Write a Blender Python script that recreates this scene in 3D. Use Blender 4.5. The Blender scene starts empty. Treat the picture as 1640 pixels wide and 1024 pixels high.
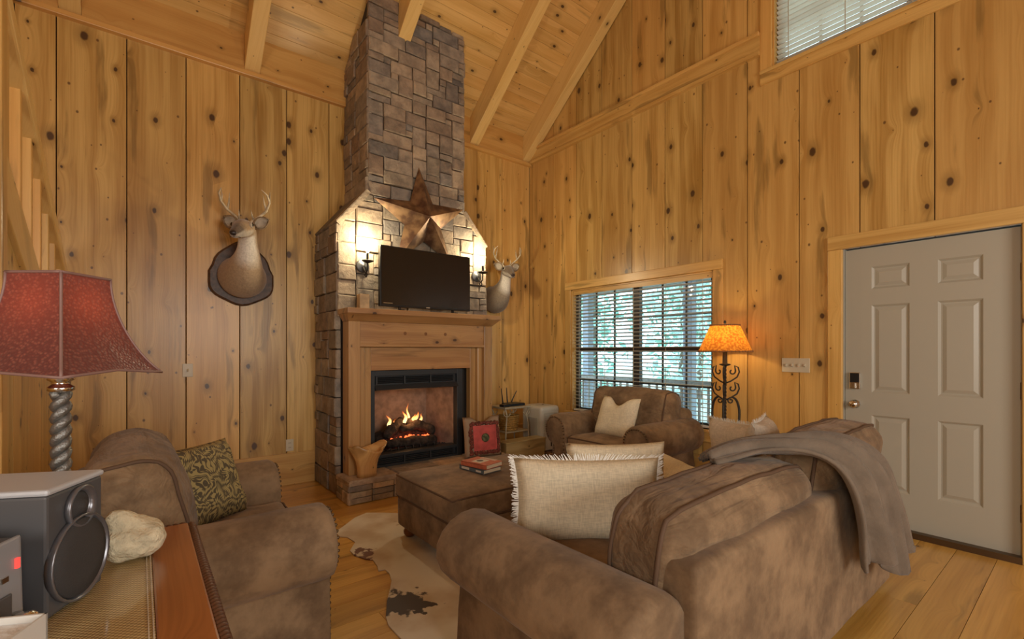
import bpy, bmesh, math, random
from math import sin, cos, pi, sqrt, radians as R
from mathutils import Vector, Matrix, noise
random.seed(7)
sc = bpy.context.scene
# ------------------------------------------------------------------ camera (level, small vertical shift)
F_PX, CX, HY, CH = 749.0, 820.0, 562.0, 1.31      # focal px, principal x, horizon y, camera height
FW = Vector((.6225, .7826, 0)); RT = Vector((.7826, -.6225, 0))
cam = bpy.data.cameras.new('camera'); cam_o = bpy.data.objects.new('camera', cam)
sc.collection.objects.link(cam_o); sc.camera = cam_o
cam.sensor_fit = 'HORIZONTAL'; cam.sensor_width = 36; cam.lens = F_PX / 1640 * 36
cam.shift_y = (HY - 512) / 1640.0
cam.clip_start = .02; cam.clip_end = 300
cam_o.location = (0, 0, CH)
cam_o.rotation_euler = (pi / 2, 0, -math.atan2(FW.x, FW.y))
# ------------------------------------------------------------------ world, exposure
vs = sc.view_settings
vs.view_transform = 'Standard'; vs.look = 'None'; vs.gamma = 1; vs.use_curve_mapping = False
vs.exposure = 0.0
w = bpy.data.worlds.new('sky'); sc.world = w; w.use_nodes = True
bgn = w.node_tree.nodes['Background']; bgn.inputs[0].default_value = (.72, .90, 1, 1); bgn.inputs[1].default_value = 4.0
# ------------------------------------------------------------------ large fill lights added out of view behind and beside the camera, no real windows
def area(name, loc, target, size, sizey, energy, col):
    l = bpy.data.lights.new(name, 'AREA'); l.shape = 'RECTANGLE'; l.size = size; l.size_y = sizey
    l.energy = energy; l.color = col
    o = bpy.data.objects.new(name, l); sc.collection.objects.link(o); o.location = loc
    o.rotation_euler = (Vector(target) - Vector(loc)).to_track_quat('-Z', 'Y').to_euler()
    return o
area('fill_light_back', (1.2, -3.2, 1.9), (1.2, 3.0, 1.3), 2.6, 1.5, 125, (1, .97, .90))
area('fill_light_side', (-2.2, -.8, 1.9), (3, 1.5, 1.5), 1.6, 1.4, 75, (1, .96, .88))

# ------------------------------------------------------------------ pixel -> place helpers
def ray(px): return FW + RT * ((px - CX) / F_PX)
def on_floor(px, py, z=0.0):
    t = (CH - z) * F_PX / (py - HY); d = ray(px); return Vector((d.x * t, d.y * t, z))
XW, YW = 4.24, 4.94                                  # right wall plane, left wall plane
def left_x(px): d = ray(px); return d.x * YW / d.y
def right_y(px): d = ray(px); return d.y * XW / d.x

# ------------------------------------------------------------------ materials
def new_mat(name):
    m = bpy.data.materials.new(name); m.use_nodes = True
    nt = m.node_tree; b = nt.nodes['Principled BSDF']; return m, nt, b
def N(nt, t, **kw):
    n = nt.nodes.new(t)
    for k, v in kw.items(): setattr(n, k, v)
    return n
def math_n(nt, op, a, b=None, clamp=False):
    n = N(nt, 'ShaderNodeMath', operation=op); n.use_clamp = clamp
    for i, v in enumerate((a, b)):
        if v is None: continue
        if isinstance(v, (int, float)): n.inputs[i].default_value = v
        else: nt.links.new(v, n.inputs[i])
    return n.outputs[0]
def mixc(nt, f, a, b, mode='MIX'):
    n = N(nt, 'ShaderNodeMix', data_type='RGBA', blend_type=mode)
    for i, v in ((0, f), (6, a), (7, b)):
        if isinstance(v, (int, float)): n.inputs[i].default_value = v
        elif isinstance(v, tuple): n.inputs[i].default_value = (*v, 1) if len(v) == 3 else v
        else: nt.links.new(v, n.inputs[i])
    return n.outputs[2]
def maprange(nt, v, a, b, c, d, smooth=True):
    n = N(nt, 'ShaderNodeMapRange'); n.interpolation_type = 'SMOOTHSTEP' if smooth else 'LINEAR'
    for i, x in enumerate((v, a, b, c, d)):
        if isinstance(x, (int, float)): n.inputs[i].default_value = x
        else: nt.links.new(x, n.inputs[i])
    return n.outputs[0]
def plain(name, col, rough=.5, metal=0, emit=None, es=0, sheen=0, bump=0, bscale=200, var=0, vscale=20, coat=0):
    m, nt, b = new_mat(name)
    b.inputs['Base Color'].default_value = (*col, 1); b.inputs['Roughness'].default_value = rough
    b.inputs['Metallic'].default_value = metal
    if coat: b.inputs['Coat Weight'].default_value = coat
    if sheen: b.inputs['Sheen Weight'].default_value = sheen
    if emit: b.inputs['Emission Color'].default_value = (*emit, 1); b.inputs['Emission Strength'].default_value = es
    if bump or var:
        tc = N(nt, 'ShaderNodeTexCoord')
        if var:
            no = N(nt, 'ShaderNodeTexNoise'); no.inputs['Scale'].default_value = vscale; no.inputs['Detail'].default_value = 4
            nt.links.new(tc.outputs['Object'], no.inputs['Vector'])
            f = maprange(nt, no.outputs[0], .3, .7, 0, 1)
            c = mixc(nt, f, tuple(x * (1 - var) for x in col), tuple(min(1, x * (1 + var)) for x in col))
            nt.links.new(c, b.inputs['Base Color'])
        if bump:
            n2 = N(nt, 'ShaderNodeTexNoise'); n2.inputs['Scale'].default_value = bscale; n2.inputs['Detail'].default_value = 3
            nt.links.new(tc.outputs['Object'], n2.inputs['Vector'])
            bu = N(nt, 'ShaderNodeBump'); bu.inputs['Strength'].default_value = bump; bu.inputs['Distance'].default_value = .01
            nt.links.new(n2.outputs[0], bu.inputs['Height']); nt.links.new(bu.outputs[0], b.inputs['Normal'])
    return m
def wood(name, across, along, light, dark, knot=1.0, rough=.38, kscale=(3.6, 2.4), tone=.25, coat=.25, streak=1.0):
    """boards: grain runs along `along`, every object gets its own stretch of timber"""
    m, nt, b = new_mat(name); L = nt.links.new
    tc = N(nt, 'ShaderNodeTexCoord'); oi = N(nt, 'ShaderNodeObjectInfo'); rnd = oi.outputs['Random']
    def dot(v):
        n = N(nt, 'ShaderNodeVectorMath', operation='DOT_PRODUCT'); L(tc.outputs['Object'], n.inputs[0]); n.inputs[1].default_value = v
        return n.outputs['Value']
    a = math_n(nt, 'ADD', dot(across), math_n(nt, 'MULTIPLY', rnd, 17.3))
    l = math_n(nt, 'ADD', dot(along), math_n(nt, 'MULTIPLY', rnd, 41.7))
    def comb(x, y, z=0.0):
        n = N(nt, 'ShaderNodeCombineXYZ')
        for i, v in enumerate((x, y, z)):
            if isinstance(v, (int, float)): n.inputs[i].default_value = v
            else: L(v, n.inputs[i])
        return n.outputs[0]
    def mul(x, k): return math_n(nt, 'MULTIPLY', x, k)
    # knots
    vo = N(nt, 'ShaderNodeTexVoronoi', voronoi_dimensions='2D'); vo.inputs['Scale'].default_value = 1
    L(comb(mul(a, kscale[0]), mul(l, kscale[1])), vo.inputs['Vector'])
    dist = vo.outputs['Distance']
    sp = N(nt, 'ShaderNodeSeparateColor'); L(vo.outputs['Color'], sp.inputs[0])
    rad = math_n(nt, 'MULTIPLY', maprange(nt, sp.outputs[0], .30, 1, 0.004, .115, False), knot)
    wob = N(nt, 'ShaderNodeTexNoise', noise_dimensions='2D'); wob.inputs['Scale'].default_value = 1; wob.inputs['Detail'].default_value = 2
    L(comb(mul(a, 40), mul(l, 30)), wob.inputs['Vector'])
    dw = math_n(nt, 'ADD', dist, mul(math_n(nt, 'SUBTRACT', wob.outputs[0], .5), .03))
    kn = maprange(nt, dw, rad, mul(rad, .55), 0, 1)
    halo = maprange(nt, dw, mul(rad, 3.2), mul(rad, .7), 0, 1)
    warp = mul(math_n(nt, 'POWER', 2.718, mul(dist, -9)), .06)
    aw = math_n(nt, 'ADD', a, warp)
    # broad figure
    g1 = N(nt, 'ShaderNodeTexNoise', noise_dimensions='2D'); g1.inputs['Scale'].default_value = 1; g1.inputs['Detail'].default_value = 3
    g1.inputs['Distortion'].default_value = .15
    L(comb(mul(aw, 11), mul(l, .55)), g1.inputs['Vector'])
    g2 = N(nt, 'ShaderNodeTexNoise', noise_dimensions='2D'); g2.inputs['Scale'].default_value = 1; g2.inputs['Detail'].default_value = 2
    L(comb(mul(aw, 90), mul(l, 1.6)), g2.inputs['Vector'])
    g3 = N(nt, 'ShaderNodeTexNoise', noise_dimensions='2D'); g3.inputs['Scale'].default_value = 1; g3.inputs['Detail'].default_value = 2
    L(comb(mul(aw, 2.2), mul(l, .9)), g3.inputs['Vector'])
    f = math_n(nt, 'ADD', mul(maprange(nt, g1.outputs[0], .36, .66, 0, 1), .62 * streak), mul(maprange(nt, g2.outputs[0], .35, .75, 0, 1), .3))
    f = math_n(nt, 'ADD', f, mul(maprange(nt, g3.outputs[0], .5, .8, 0, 1), .35), clamp=True)
    c = mixc(nt, f, light, dark)
    red = tuple(x * y for x, y in zip(light, (1.0, .80, .70)))
    c = mixc(nt, mul(rnd, tone * 2), c, red, 'MIX') if tone else c
    fr = math_n(nt, 'FRACT', mul(rnd, 7.77))
    c = mixc(nt, 1.0, c, mixc(nt, fr, (1 - tone * .8,) * 3, (1.08,) * 3), 'MULTIPLY')
    # dark heart streaks on some boards
    g4 = N(nt, 'ShaderNodeTexNoise', noise_dimensions='2D'); g4.inputs['Scale'].default_value = 1; g4.inputs['Detail'].default_value = 5
    L(comb(mul(aw, 7), mul(l, .8)), g4.inputs['Vector'])
    c = mixc(nt, mul(maprange(nt, g4.outputs[0], .60, .72, 0, 1), .55 * streak), c, tuple(x * .38 for x in dark))
    c = mixc(nt, mul(halo, .5), c, tuple(x * .55 for x in dark))
    c = mixc(nt, mul(kn, .92), c, (.055, .022, .010))
    v2 = N(nt, 'ShaderNodeTexVoronoi', voronoi_dimensions='2D'); v2.inputs['Scale'].default_value = 1
    L(comb(mul(a, 6.5), mul(l, 5.0)), v2.inputs['Vector']); s2 = N(nt, 'ShaderNodeSeparateColor'); L(v2.outputs['Color'], s2.inputs[0])
    r2 = math_n(nt, 'MULTIPLY', maprange(nt, s2.outputs[1], .55, 1, .0, .085, False), knot)
    c = mixc(nt, mul(maprange(nt, v2.outputs['Distance'], r2, mul(r2, .4), 0, 1), .8), c, (.09, .035, .014))
    L(c, b.inputs['Base Color']); b.inputs['Roughness'].default_value = rough
    b.inputs['Coat Weight'].default_value = coat; b.inputs['Coat Roughness'].default_value = .25
    bu = N(nt, 'ShaderNodeBump'); bu.inputs['Strength'].default_value = .12; bu.inputs['Distance'].default_value = .004
    L(g2.outputs[0], bu.inputs['Height']); L(bu.outputs[0], b.inputs['Normal'])
    return m
PL, PD = (.76, .50, .165), (.44, .235, .05)
M = {}
M['pine_left'] = wood('pine_left_wall', (1, 0, 0), (0, 0, 1), PL, PD)
M['pine_right'] = wood('pine_right_wall', (0, 1, 0), (0, 0, 1), PL, PD)
M['pine_x'] = wood('pine_along_x', (0, 1, 1), (1, 0, 0), (.76, .47, .15), (.55, .29, .07), .7)
M['pine_y'] = wood('pine_along_y', (1, 0, 1), (0, 1, 0), (.76, .49, .16), (.56, .31, .08), .7, tone=.12)
M['pine_z'] = wood('pine_along_z', (1, 1, 0), (0, 0, 1), (.76, .48, .15), (.55, .30, .07), .6)
M['ceil'] = wood('ceiling_pine', (0, .78, -.62), (1, 0, 0), (.78, .50, .18), (.60, .34, .09), .9, kscale=(5, 3), tone=.12)
M['rafter'] = wood('rafter_pine', (1, .5, .5), (0, .78, -.62), (.80, .55, .21), (.66, .40, .12), .45, tone=.10, streak=.5)
M['floor'] = wood('floor_pine', (0, 1, 0), (1, 0, 0), (.72, .44, .11), (.47, .25, .05), .35, rough=.28, tone=.16, coat=.4)
M['mantel'] = wood('mantel_wood', (0, 1, 1), (1, 0, 0), (.52, .29, .11), (.34, .16, .055), .6, tone=.1)
M['mantel_v'] = wood('mantel_wood_upright', (1, 1, 0), (0, 0, 1), (.54, .32, .12), (.35, .18, .055), .6, tone=.1)
M['table'] = wood('table_wood', (1, 0, .3), (0, 1, 0), (.36, .12, .03), (.22, .06, .013), .1, rough=.22, tone=.05, coat=.5)
M['table_x'] = wood('table_wood_cross', (0, 1, .3), (1, 0, 0), (.36, .12, .03), (.22, .06, .013), .1, rough=.22, tone=.05, coat=.5)
M['gap'] = plain('dark_board_gap', (.05, .022, .007), .9)
M['white_paint'] = plain('door_paint', (.43, .405, .33), .35)
M['iron'] = plain('wrought_iron', (.045, .038, .032), .5, .6, bump=.3, bscale=90)
M['black'] = plain('black_plastic', (.012, .012, .013), .35)
M['black_metal'] = plain('black_firebox_metal', (.035, .040, .045), .42, .3)
M['chrome'] = plain('chrome', (.7, .68, .63), .2, 1)
M['ivory'] = plain('ivory_plastic', (.62, .55, .40), .35)
M['winframe'] = plain('dark_window_frame', (.045, .04, .036), .45)
M['blind'] = plain('blind_slat', (.74, .70, .60), .45)
M['gap_tape'] = plain('blind_cord', (.55, .48, .34), .8)
def suede(name='brown_suede', wrinkle=0):
    m, nt, b = new_mat(name); L = nt.links.new
    tc = N(nt, 'ShaderNodeTexCoord'); oi = N(nt, 'ShaderNodeObjectInfo')
    add = N(nt, 'ShaderNodeVectorMath', operation='ADD'); L(tc.outputs['Object'], add.inputs[0]); L(oi.outputs['Random'], add.inputs[1])
    n1 = N(nt, 'ShaderNodeTexNoise'); n1.inputs['Scale'].default_value = 5; n1.inputs['Detail'].default_value = 6; n1.inputs['Roughness'].default_value = .65
    L(add.outputs[0], n1.inputs['Vector'])
    n2 = N(nt, 'ShaderNodeTexNoise'); n2.inputs['Scale'].default_value = 28; n2.inputs['Detail'].default_value = 4
    L(add.outputs[0], n2.inputs['Vector'])
    f = math_n(nt, 'ADD', math_n(nt, 'MULTIPLY', maprange(nt, n1.outputs[0], .33, .68, 0, 1), .7), math_n(nt, 'MULTIPLY', n2.outputs[0], .35), clamp=True)
    c = mixc(nt, f, (.095, .053, .024), (.300, .195, .105))
    L(c, b.inputs['Base Color']); b.inputs['Roughness'].default_value = .85
    b.inputs['Sheen Weight'].default_value = .08; b.inputs['Sheen Roughness'].default_value = .5
    bu = N(nt, 'ShaderNodeBump'); bu.inputs['Strength'].default_value = .25; bu.inputs['Distance'].default_value = .01
    hgt = n2.outputs[0]
    if wrinkle:
        mp = N(nt, 'ShaderNodeMapping'); mp.inputs['Scale'].default_value = wrinkle; L(add.outputs[0], mp.inputs['Vector'])
        n4 = N(nt, 'ShaderNodeTexNoise'); n4.inputs['Scale'].default_value = 1; n4.inputs['Detail'].default_value = 3; n4.inputs['Distortion'].default_value = .6; L(mp.outputs[0], n4.inputs['Vector'])
        hgt = math_n(nt, 'ADD', math_n(nt, 'MULTIPLY', n2.outputs[0], .4), math_n(nt, 'MULTIPLY', n4.outputs[0], 3.5)); bu.inputs['Strength'].default_value = .55; bu.inputs['Distance'].default_value = .014
    L(hgt, bu.inputs['Height']); L(bu.outputs[0], b.inputs['Normal'])
    return m
M['suede'] = suede(); M['suede_wx'] = suede('wrinkled_suede_sofa', (3.5, 17, 15)); M['suede_wy'] = suede('wrinkled_suede_chair', (16, 3.5, 14))
M['piping'] = plain('suede_piping', (.10, .055, .03), .8)
M['foot'] = plain('bun_foot_wood', (.22, .09, .03), .35)
M['brass'] = plain('aged_brass_nail', (.13, .085, .045), .4, .8)
def linen(name, col, var=.12, weave=260):
    m, nt, b = new_mat(name); L = nt.links.new
    tc = N(nt, 'ShaderNodeTexCoord')
    wv = []
    for sc_ in ((weave, weave * .12, weave * .12), (weave * .12, weave * .12, weave)):
        mp = N(nt, 'ShaderNodeMapping'); mp.inputs['Scale'].default_value = sc_; L(tc.outputs['Object'], mp.inputs['Vector'])
        n = N(nt, 'ShaderNodeTexNoise'); n.inputs['Scale'].default_value = 1; n.inputs['Detail'].default_value = 1; L(mp.outputs[0], n.inputs['Vector']); wv.append(n.outputs[0])
    f = math_n(nt, 'MULTIPLY', math_n(nt, 'ADD', wv[0], wv[1]), .5)
    c = mixc(nt, maprange(nt, f, .35, .65, 0, 1), tuple(x * (1 - var) for x in col), tuple(min(1, x * (1 + var)) for x in col))
    L(c, b.inputs['Base Color']); b.inputs['Roughness'].default_value = .9
    bu = N(nt, 'ShaderNodeBump'); bu.inputs['Strength'].default_value = .3; bu.inputs['Distance'].default_value = .003
    L(f, bu.inputs['Height']); L(bu.outputs[0], b.inputs['Normal']); return m
M['linen'] = linen('cream_linen', (.72, .64, .47))
M['linen2'] = linen('beige_linen', (.60, .51, .40))
M['fringe'] = plain('white_fringe', (.82, .80, .74), .9)
M['fringe_olive'] = plain('olive_fringe', (.34, .27, .13), .9)
M['throw'] = plain('taupe_throw', (.155, .118, .085), .95, sheen=.12, bump=.3, bscale=60, var=.15, vscale=9)
# ------------------------------------------------------------------ mesh helpers
class MB:
    def __init__(s): s.v = []; s.f = []
    def add(s, vs_, fs):
        o = len(s.v); s.v += [Vector(x) for x in vs_]; s.f += [[i + o for i in f] for f in fs]; return s
    def box(s, x0, x1, y0, y1, z0, z1):
        return s.add([(x0, y0, z0), (x1, y0, z0), (x1, y1, z0), (x0, y1, z0), (x0, y0, z1), (x1, y0, z1), (x1, y1, z1), (x0, y1, z1)],
                     [[0, 3, 2, 1], [4, 5, 6, 7], [0, 1, 5, 4], [1, 2, 6, 5], [2, 3, 7, 6], [3, 0, 4, 7]])
    def obox(s, c, d, mat=None):
        m = mat or Matrix(); t = MB().box(-d[0] / 2, d[0] / 2, -d[1] / 2, d[1] / 2, -d[2] / 2, d[2] / 2)
        return s.add([Vector(c) + m.to_3x3() @ p for p in t.v], t.f)
    def tube(s, pts, r, n=8, closed=False, cap=True):
        pts = [Vector(p) for p in pts]; k = len(pts); rr = r if isinstance(r, (list, tuple)) else [r] * k
        rings = []; up = None
        for i, p in enumerate(pts):
            a = pts[(i - 1) % k] if (i > 0 or closed) else p; b = pts[(i + 1) % k] if (i < k - 1 or closed) else p
            t = (b - a)
            t = t.normalized() if t.length > 1e-9 else Vector((0, 0, 1))
            if up is None: up = Vector((0, 0, 1)) if abs(t.z) < .9 else Vector((1, 0, 0))
            sd = t.cross(up); sd = sd.normalized() if sd.length > 1e-6 else t.orthogonal().normalized()
            up = sd.cross(t).normalized()
            rings.append([p + (sd * cos(2 * pi * j / n) + up * sin(2 * pi * j / n)) * rr[i] for j in range(n)])
        fs = []
        for i in range(k if closed else k - 1):
            q = (i + 1) % k
            for j in range(n): fs.append([i * n + j, i * n + (j + 1) % n, q * n + (j + 1) % n, q * n + j])
        if cap and not closed: fs += [list(range(n))[::-1], [(k - 1) * n + j for j in range(n)]]
        return s.add([v for r_ in rings for v in r_], fs)
    def lathe(s, prof, c=(0, 0, 0), n=20, mat=None):
        c = Vector(c); vs_ = []; fs = []
        for r_, z in prof:
            for j in range(n):
                p = Vector((r_ * cos(2 * pi * j / n), r_ * sin(2 * pi * j / n), z)); vs_.append(c + (mat @ p if mat else p))
        for i in range(len(prof) - 1):
            for j in range(n): fs.append([i * n + j, i * n + (j + 1) % n, (i + 1) * n + (j + 1) % n, (i + 1) * n + j])
        fs += [list(range(n))[::-1], [(len(prof) - 1) * n + j for j in range(n)]]
        return s.add(vs_, fs)
    def ball(s, c, r, n=10, m=6):
        rx, ry, rz = r if isinstance(r, (tuple, list)) else (r, r, r)
        vs_ = []; fs = []
        for i in range(m + 1):
            th = pi * i / m
            for j in range(n): vs_.append((c[0] + rx * sin(th) * cos(2 * pi * j / n), c[1] + ry * sin(th) * sin(2 * pi * j / n), c[2] - rz * cos(th)))
        for i in range(m):
            for j in range(n): fs.append([i * n + j, i * n + (j + 1) % n, (i + 1) * n + (j + 1) % n, (i + 1) * n + j])
        return s.add(vs_, fs)
    def prism(s, poly, fn, d0, d1, chamfer=0):
        """poly 2-D convex; fn(u, v, d) -> point"""
        n = len(poly); vs_ = [fn(u, v, d0) for u, v in poly]; fs = [list(range(n))[::-1]]
        if chamfer:
            cu = sum(p[0] for p in poly) / n; cv = sum(p[1] for p in poly) / n
            def ins(p):
                du, dv = cu - p[0], cv - p[1]; l = sqrt(du * du + dv * dv) or 1; k = min(chamfer * 1.4, l * .45); return p[0] + du / l * k, p[1] + dv / l * k
            vs_ += [fn(u, v, d1 - (chamfer if d1 > d0 else -chamfer)) for u, v in poly]; vs_ += [fn(*ins(p), d1) for p in poly]; lv = 3
        else: vs_ += [fn(u, v, d1) for u, v in poly]; lv = 2
        for k in range(lv - 1):
            for j in range(n): fs.append([k * n + j, k * n + (j + 1) % n, (k + 1) * n + (j + 1) % n, (k + 1) * n + j])
        fs.append([(lv - 1) * n + j for j in range(n)])
        return s.add(vs_, fs)
    def build(s, name, mat, parent=None, loc=(0, 0, 0), smooth=False, bevel=0, fix=True, local=False, sub=0):
        loc = Vector(loc); me = bpy.data.meshes.new(name)
        me.from_pydata([tuple(v - loc) if not local else tuple(v) for v in s.v], [], s.f)
        if fix:
            bm = bmesh.new(); bm.from_mesh(me); bmesh.ops.remove_doubles(bm, verts=bm.verts, dist=1e-5)
            bmesh.ops.recalc_face_normals(bm, faces=bm.faces); bm.to_mesh(me); bm.free()
        o = bpy.data.objects.new(name, me); sc.collection.objects.link(o)
        if mat: me.materials.append(mat if not isinstance(mat, str) else M[mat])
        if parent: o.parent = parent
        else: o.location = loc
        if smooth:
            for p in me.polygons: p.use_smooth = True
        if bevel:
            b = o.modifiers.new('bevel', 'BEVEL'); b.width = bevel; b.segments = 2; b.limit_method = 'ANGLE'; b.angle_limit = R(40)
        if sub:
            b = o.modifiers.new('sub', 'SUBSURF'); b.levels = sub; b.render_levels = sub
        return o
def tag(o, label, cat=None, group=None, kind=None):
    o['label'] = label
    if cat: o['category'] = cat
    if group: o['group'] = group
    if kind: o['kind'] = kind
    return o
def thing(name, loc, label, cat, rotz=0, group=None):
    o = bpy.data.objects.new(name, None); sc.collection.objects.link(o); o.location = loc; o.rotation_euler = (0, 0, rotz)
    o.empty_display_size = .1
    return tag(o, label, cat, group)
def part(name, mb, mat, t, **kw):           # mesh given in world coordinates, child of thing t (unrotated)
    root = t
    while root.parent: root = root.parent
    return mb.build(name, mat, t, loc=root.location, **kw)
def struct(o, label): o['kind'] = 'structure'; o['label'] = label; return o

# ================================================================== SETTING
XB, YB = -2.3, -3.3                        # walls behind / beside the camera
RZ, SL = 3.89, .79                         # rafter underside height at the left wall, roof slope
YR = (YW + YB) / 2                         # ridge
RV = .32                                   # rafter depth measured vertically
def roof(y): return RZ + SL * ((YW - y) if y > YR else (y - YB)) + RV   # underside of ceiling boards
# floor
fl = MB().box(XB, XW + .12, YB, YW + .1, -.12, -.022).build('floor', 'gap'); struct(fl, 'wide golden pine plank floor')
y = YB; i = 0
while y < YW:
    y1 = min(y + .185, YW + .02)
    x = XB
    while x < XW:
        x1 = min(x + random.uniform(2.2, 3.8), XW + .02)
        if XW - x1 < .6: x1 = XW + .02
        MB().box(x + .0008, x1 - .0008, y + .0012, y1 - .0012, -.022, 0).build('floor_plank', 'floor', fl); x = x1
    y = y1
# wall_left
wl = MB().box(XB, XW + .12, YW + .02, YW + .10, 0, 4.3).build('wall_left', 'gap'); struct(wl, 'knotty pine plank wall behind the stone chimney')
jl = [XB, -1.9, -1.5, -1.1, -.72] + [left_x(p) for p in (0, 90, 203, 298, 384, 459, 527)] + [left_x(527) + .33, left_x(527) + .63, left_x(527) + .95, left_x(527) + 1.3, left_x(764), left_x(804), XW]
jl = sorted(jl)
for a, b in zip(jl[:-1], jl[1:]):
    MB().box(a + .0035, b - .0035, YW, YW + .02, .30, 3.90).build('plank', 'pine_left', wl, bevel=.002)
# wall_right with openings
WIN = (2.27, 4.13, .56, 2.07); DOOR = (.295, 1.232, 0, 2.09); WUP = (-.11, 1.747, 3.735, 5.05)
wr = bpy.data.objects.new('wall_right', None)
def cut_plank(y0, y1, z0, ztop, holes):
    """boxes of a plank minus rectangular openings; ztop(y) may slope"""
    mb = MB(); ys = sorted({y0, y1, *[h for o in holes for h in o[:2] if y0 < h < y1]})
    for a, b in zip(ys[:-1], ys[1:]):
        segs = [(z0, None)]
        for o in holes:
            if o[0] <= a + 1e-6 and b - 1e-6 <= o[1]:
                ns = []
                for s0, s1 in segs:
                    top = s1 if s1 is not None else 99
                    if o[3] <= s0 or o[2] >= top: ns.append((s0, s1)); continue
                    if o[2] > s0: ns.append((s0, o[2]))
                    if o[3] < top: ns.append((o[3], s1))
                segs = ns
        for s0, s1 in segs:
            za, zb = (s1, s1) if s1 is not None else (ztop(a), ztop(b))
            if za - s0 < .01: continue
            mb.add([(XW, a, s0), (XW + .02, a, s0), (XW + .02, b, s0), (XW, b, s0), (XW, a, za), (XW + .02, a, za), (XW + .02, b, zb), (XW, b, zb)],
                   [[0, 3, 2, 1], [4, 5, 6, 7], [0, 1, 5, 4], [1, 2, 6, 5], [2, 3, 7, 6], [3, 0, 4, 7]])
    return mb
holes = [WIN, DOOR, WUP]
bk = MB()
ys = sorted({YB, YR, YW, *[h for o in holes for h in o[:2]]})
# split backing at ridge by building two halves
bk = cut_plank(YB, YR, 0, lambda yy: roof(yy), holes); b2 = cut_plank(YR, YW, 0, lambda yy: roof(yy), holes); bk.add(b2.v, b2.f)
for v in bk.v: v.x = XW + .02 + (v.x - XW) * 5
wr = bk.build('wall_right', 'gap'); struct(wr, 'knotty pine gable wall with window and white door')
jr = [right_y(p) for p in (853, 886, 923, 964, 1012, 1065, 1125, 1197, 1280, 1377, 1497)] + [.06]
jr = [YW] + jr + [-.3, -.66, -1.0, -1.35, -1.7, -2.1, -2.5, -2.9, YB]
BAND = (3.88, 4.08)
for a, b in zip(jr[1:], jr[:-1]):
    zt = lambda yy: 3.90
    if b <= 1.75: zt = lambda yy: roof(yy)
    if a < YR < b: zt = lambda yy: min(roof(a), roof(b))
    mb = cut_plank(a + .0035, b - .0035, .30 if a > 1.2 else 0, zt, holes)
    mb.build('plank', 'pine_right', wr)
    if b > 1.75:
        sh = .0
        mb = cut_plank(a + .0035, b - .0035, BAND[1] - .02, lambda yy: roof(yy), holes)
        if mb.v: mb.build('plank', 'pine_right', wr)
# hidden walls behind the camera
bw = MB().box(XB, XW + .1, YB - .1, YB, 0, 4.3).build('wall_back', 'pine_left'); struct(bw, 'pine wall behind the viewer')
bm_ = MB().add([(XB - .1, YB, 0), (XB - .1, YW, 0), (XB - .1, YW, roof(YW)), (XB - .1, YR, roof(YR)), (XB - .1, YB, roof(YB)),
                (XB, YB, 0), (XB, YW, 0), (XB, YW, roof(YW)), (XB, YR, roof(YR)), (XB, YB, roof(YB))],
               [[0, 1, 2, 3, 4], [5, 6, 7, 8, 9], [0, 1, 6, 5], [1, 2, 7, 6], [2, 3, 8, 7], [3, 4, 9, 8], [4, 0, 5, 9]])
ww = bm_.build('wall_stair_side', 'pine_right'); struct(ww, 'pine gable wall on the stair side')
# frames added around the unseen fill lights; these walls have no openings
for nm, lab, bxs in (('fill_frame_back', 'added frame around the wide fill light behind the viewer', [(-.16, -.10, YB, YB + .04, 1.09, 2.71), (2.5, 2.56, YB, YB + .04, 1.09, 2.71), (-.16, 2.56, YB, YB + .04, 1.09, 1.15), (-.16, 2.56, YB, YB + .04, 2.65, 2.71)]),
                     ('fill_frame_side', 'added frame around the fill light on the stair side wall', [(XB, XB + .04, -1.66, -1.60, 1.14, 2.66), (XB, XB + .04, 0, .06, 1.14, 2.66), (XB, XB + .04, -1.66, .06, 1.14, 1.20), (XB, XB + .04, -1.66, .06, 2.6, 2.66)])):
    mb = MB()
    for q in bxs: mb.box(*q)
    struct(mb.build(nm, 'pine_z'), lab)
# ceiling: boards along x on top of rafters
ce = MB()
for (ya, yb) in ((YW + .1, YR), (YR, YB - .1)):
    za, zb = roof(ya), roof(yb)
    ce.add([(XB, ya, za + .03), (XW + .12, ya, za + .03), (XW + .12, yb, zb + .03), (XB, yb, zb + .03),
            (XB, ya, za + .10), (XW + .12, ya, za + .10), (XW + .12, yb, zb + .10), (XB, yb, zb + .10)],
           [[0, 1, 2, 3], [4, 7, 6, 5], [0, 4, 5, 1], [1, 5, 6, 2], [2, 6, 7, 3], [3, 7, 4, 0]])
ce = ce.build('ceiling', 'gap', fix=True); struct(ce, 'sloping tongue and groove pine ceiling on rafters')
slen = sqrt(1 + SL * SL); bwid = .125 / slen
for side in (0, 1):
    yy = YW
    while yy > YR + .01:
        y2 = max(yy - bwid, YR)
        A, B = (yy - .0016, y2 + .0016)
        if side: A, B = 2 * YR - A, 2 * YR - B
        zA, zB = roof(A), roof(B)
        MB().add([(XB, A, zA), (XW, A, zA), (XW, B, zB), (XB, B, zB), (XB, A, zA + .025), (XW, A, zA + .025), (XW, B, zB + .025), (XB, B, zB + .025)],
                 [[0, 1, 2, 3], [4, 7, 6, 5], [0, 4, 5, 1], [1, 5, 6, 2], [2, 6, 7, 3], [3, 7, 4, 0]]).build('ceiling_board', 'ceil', ce)
        yy = y2
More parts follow.
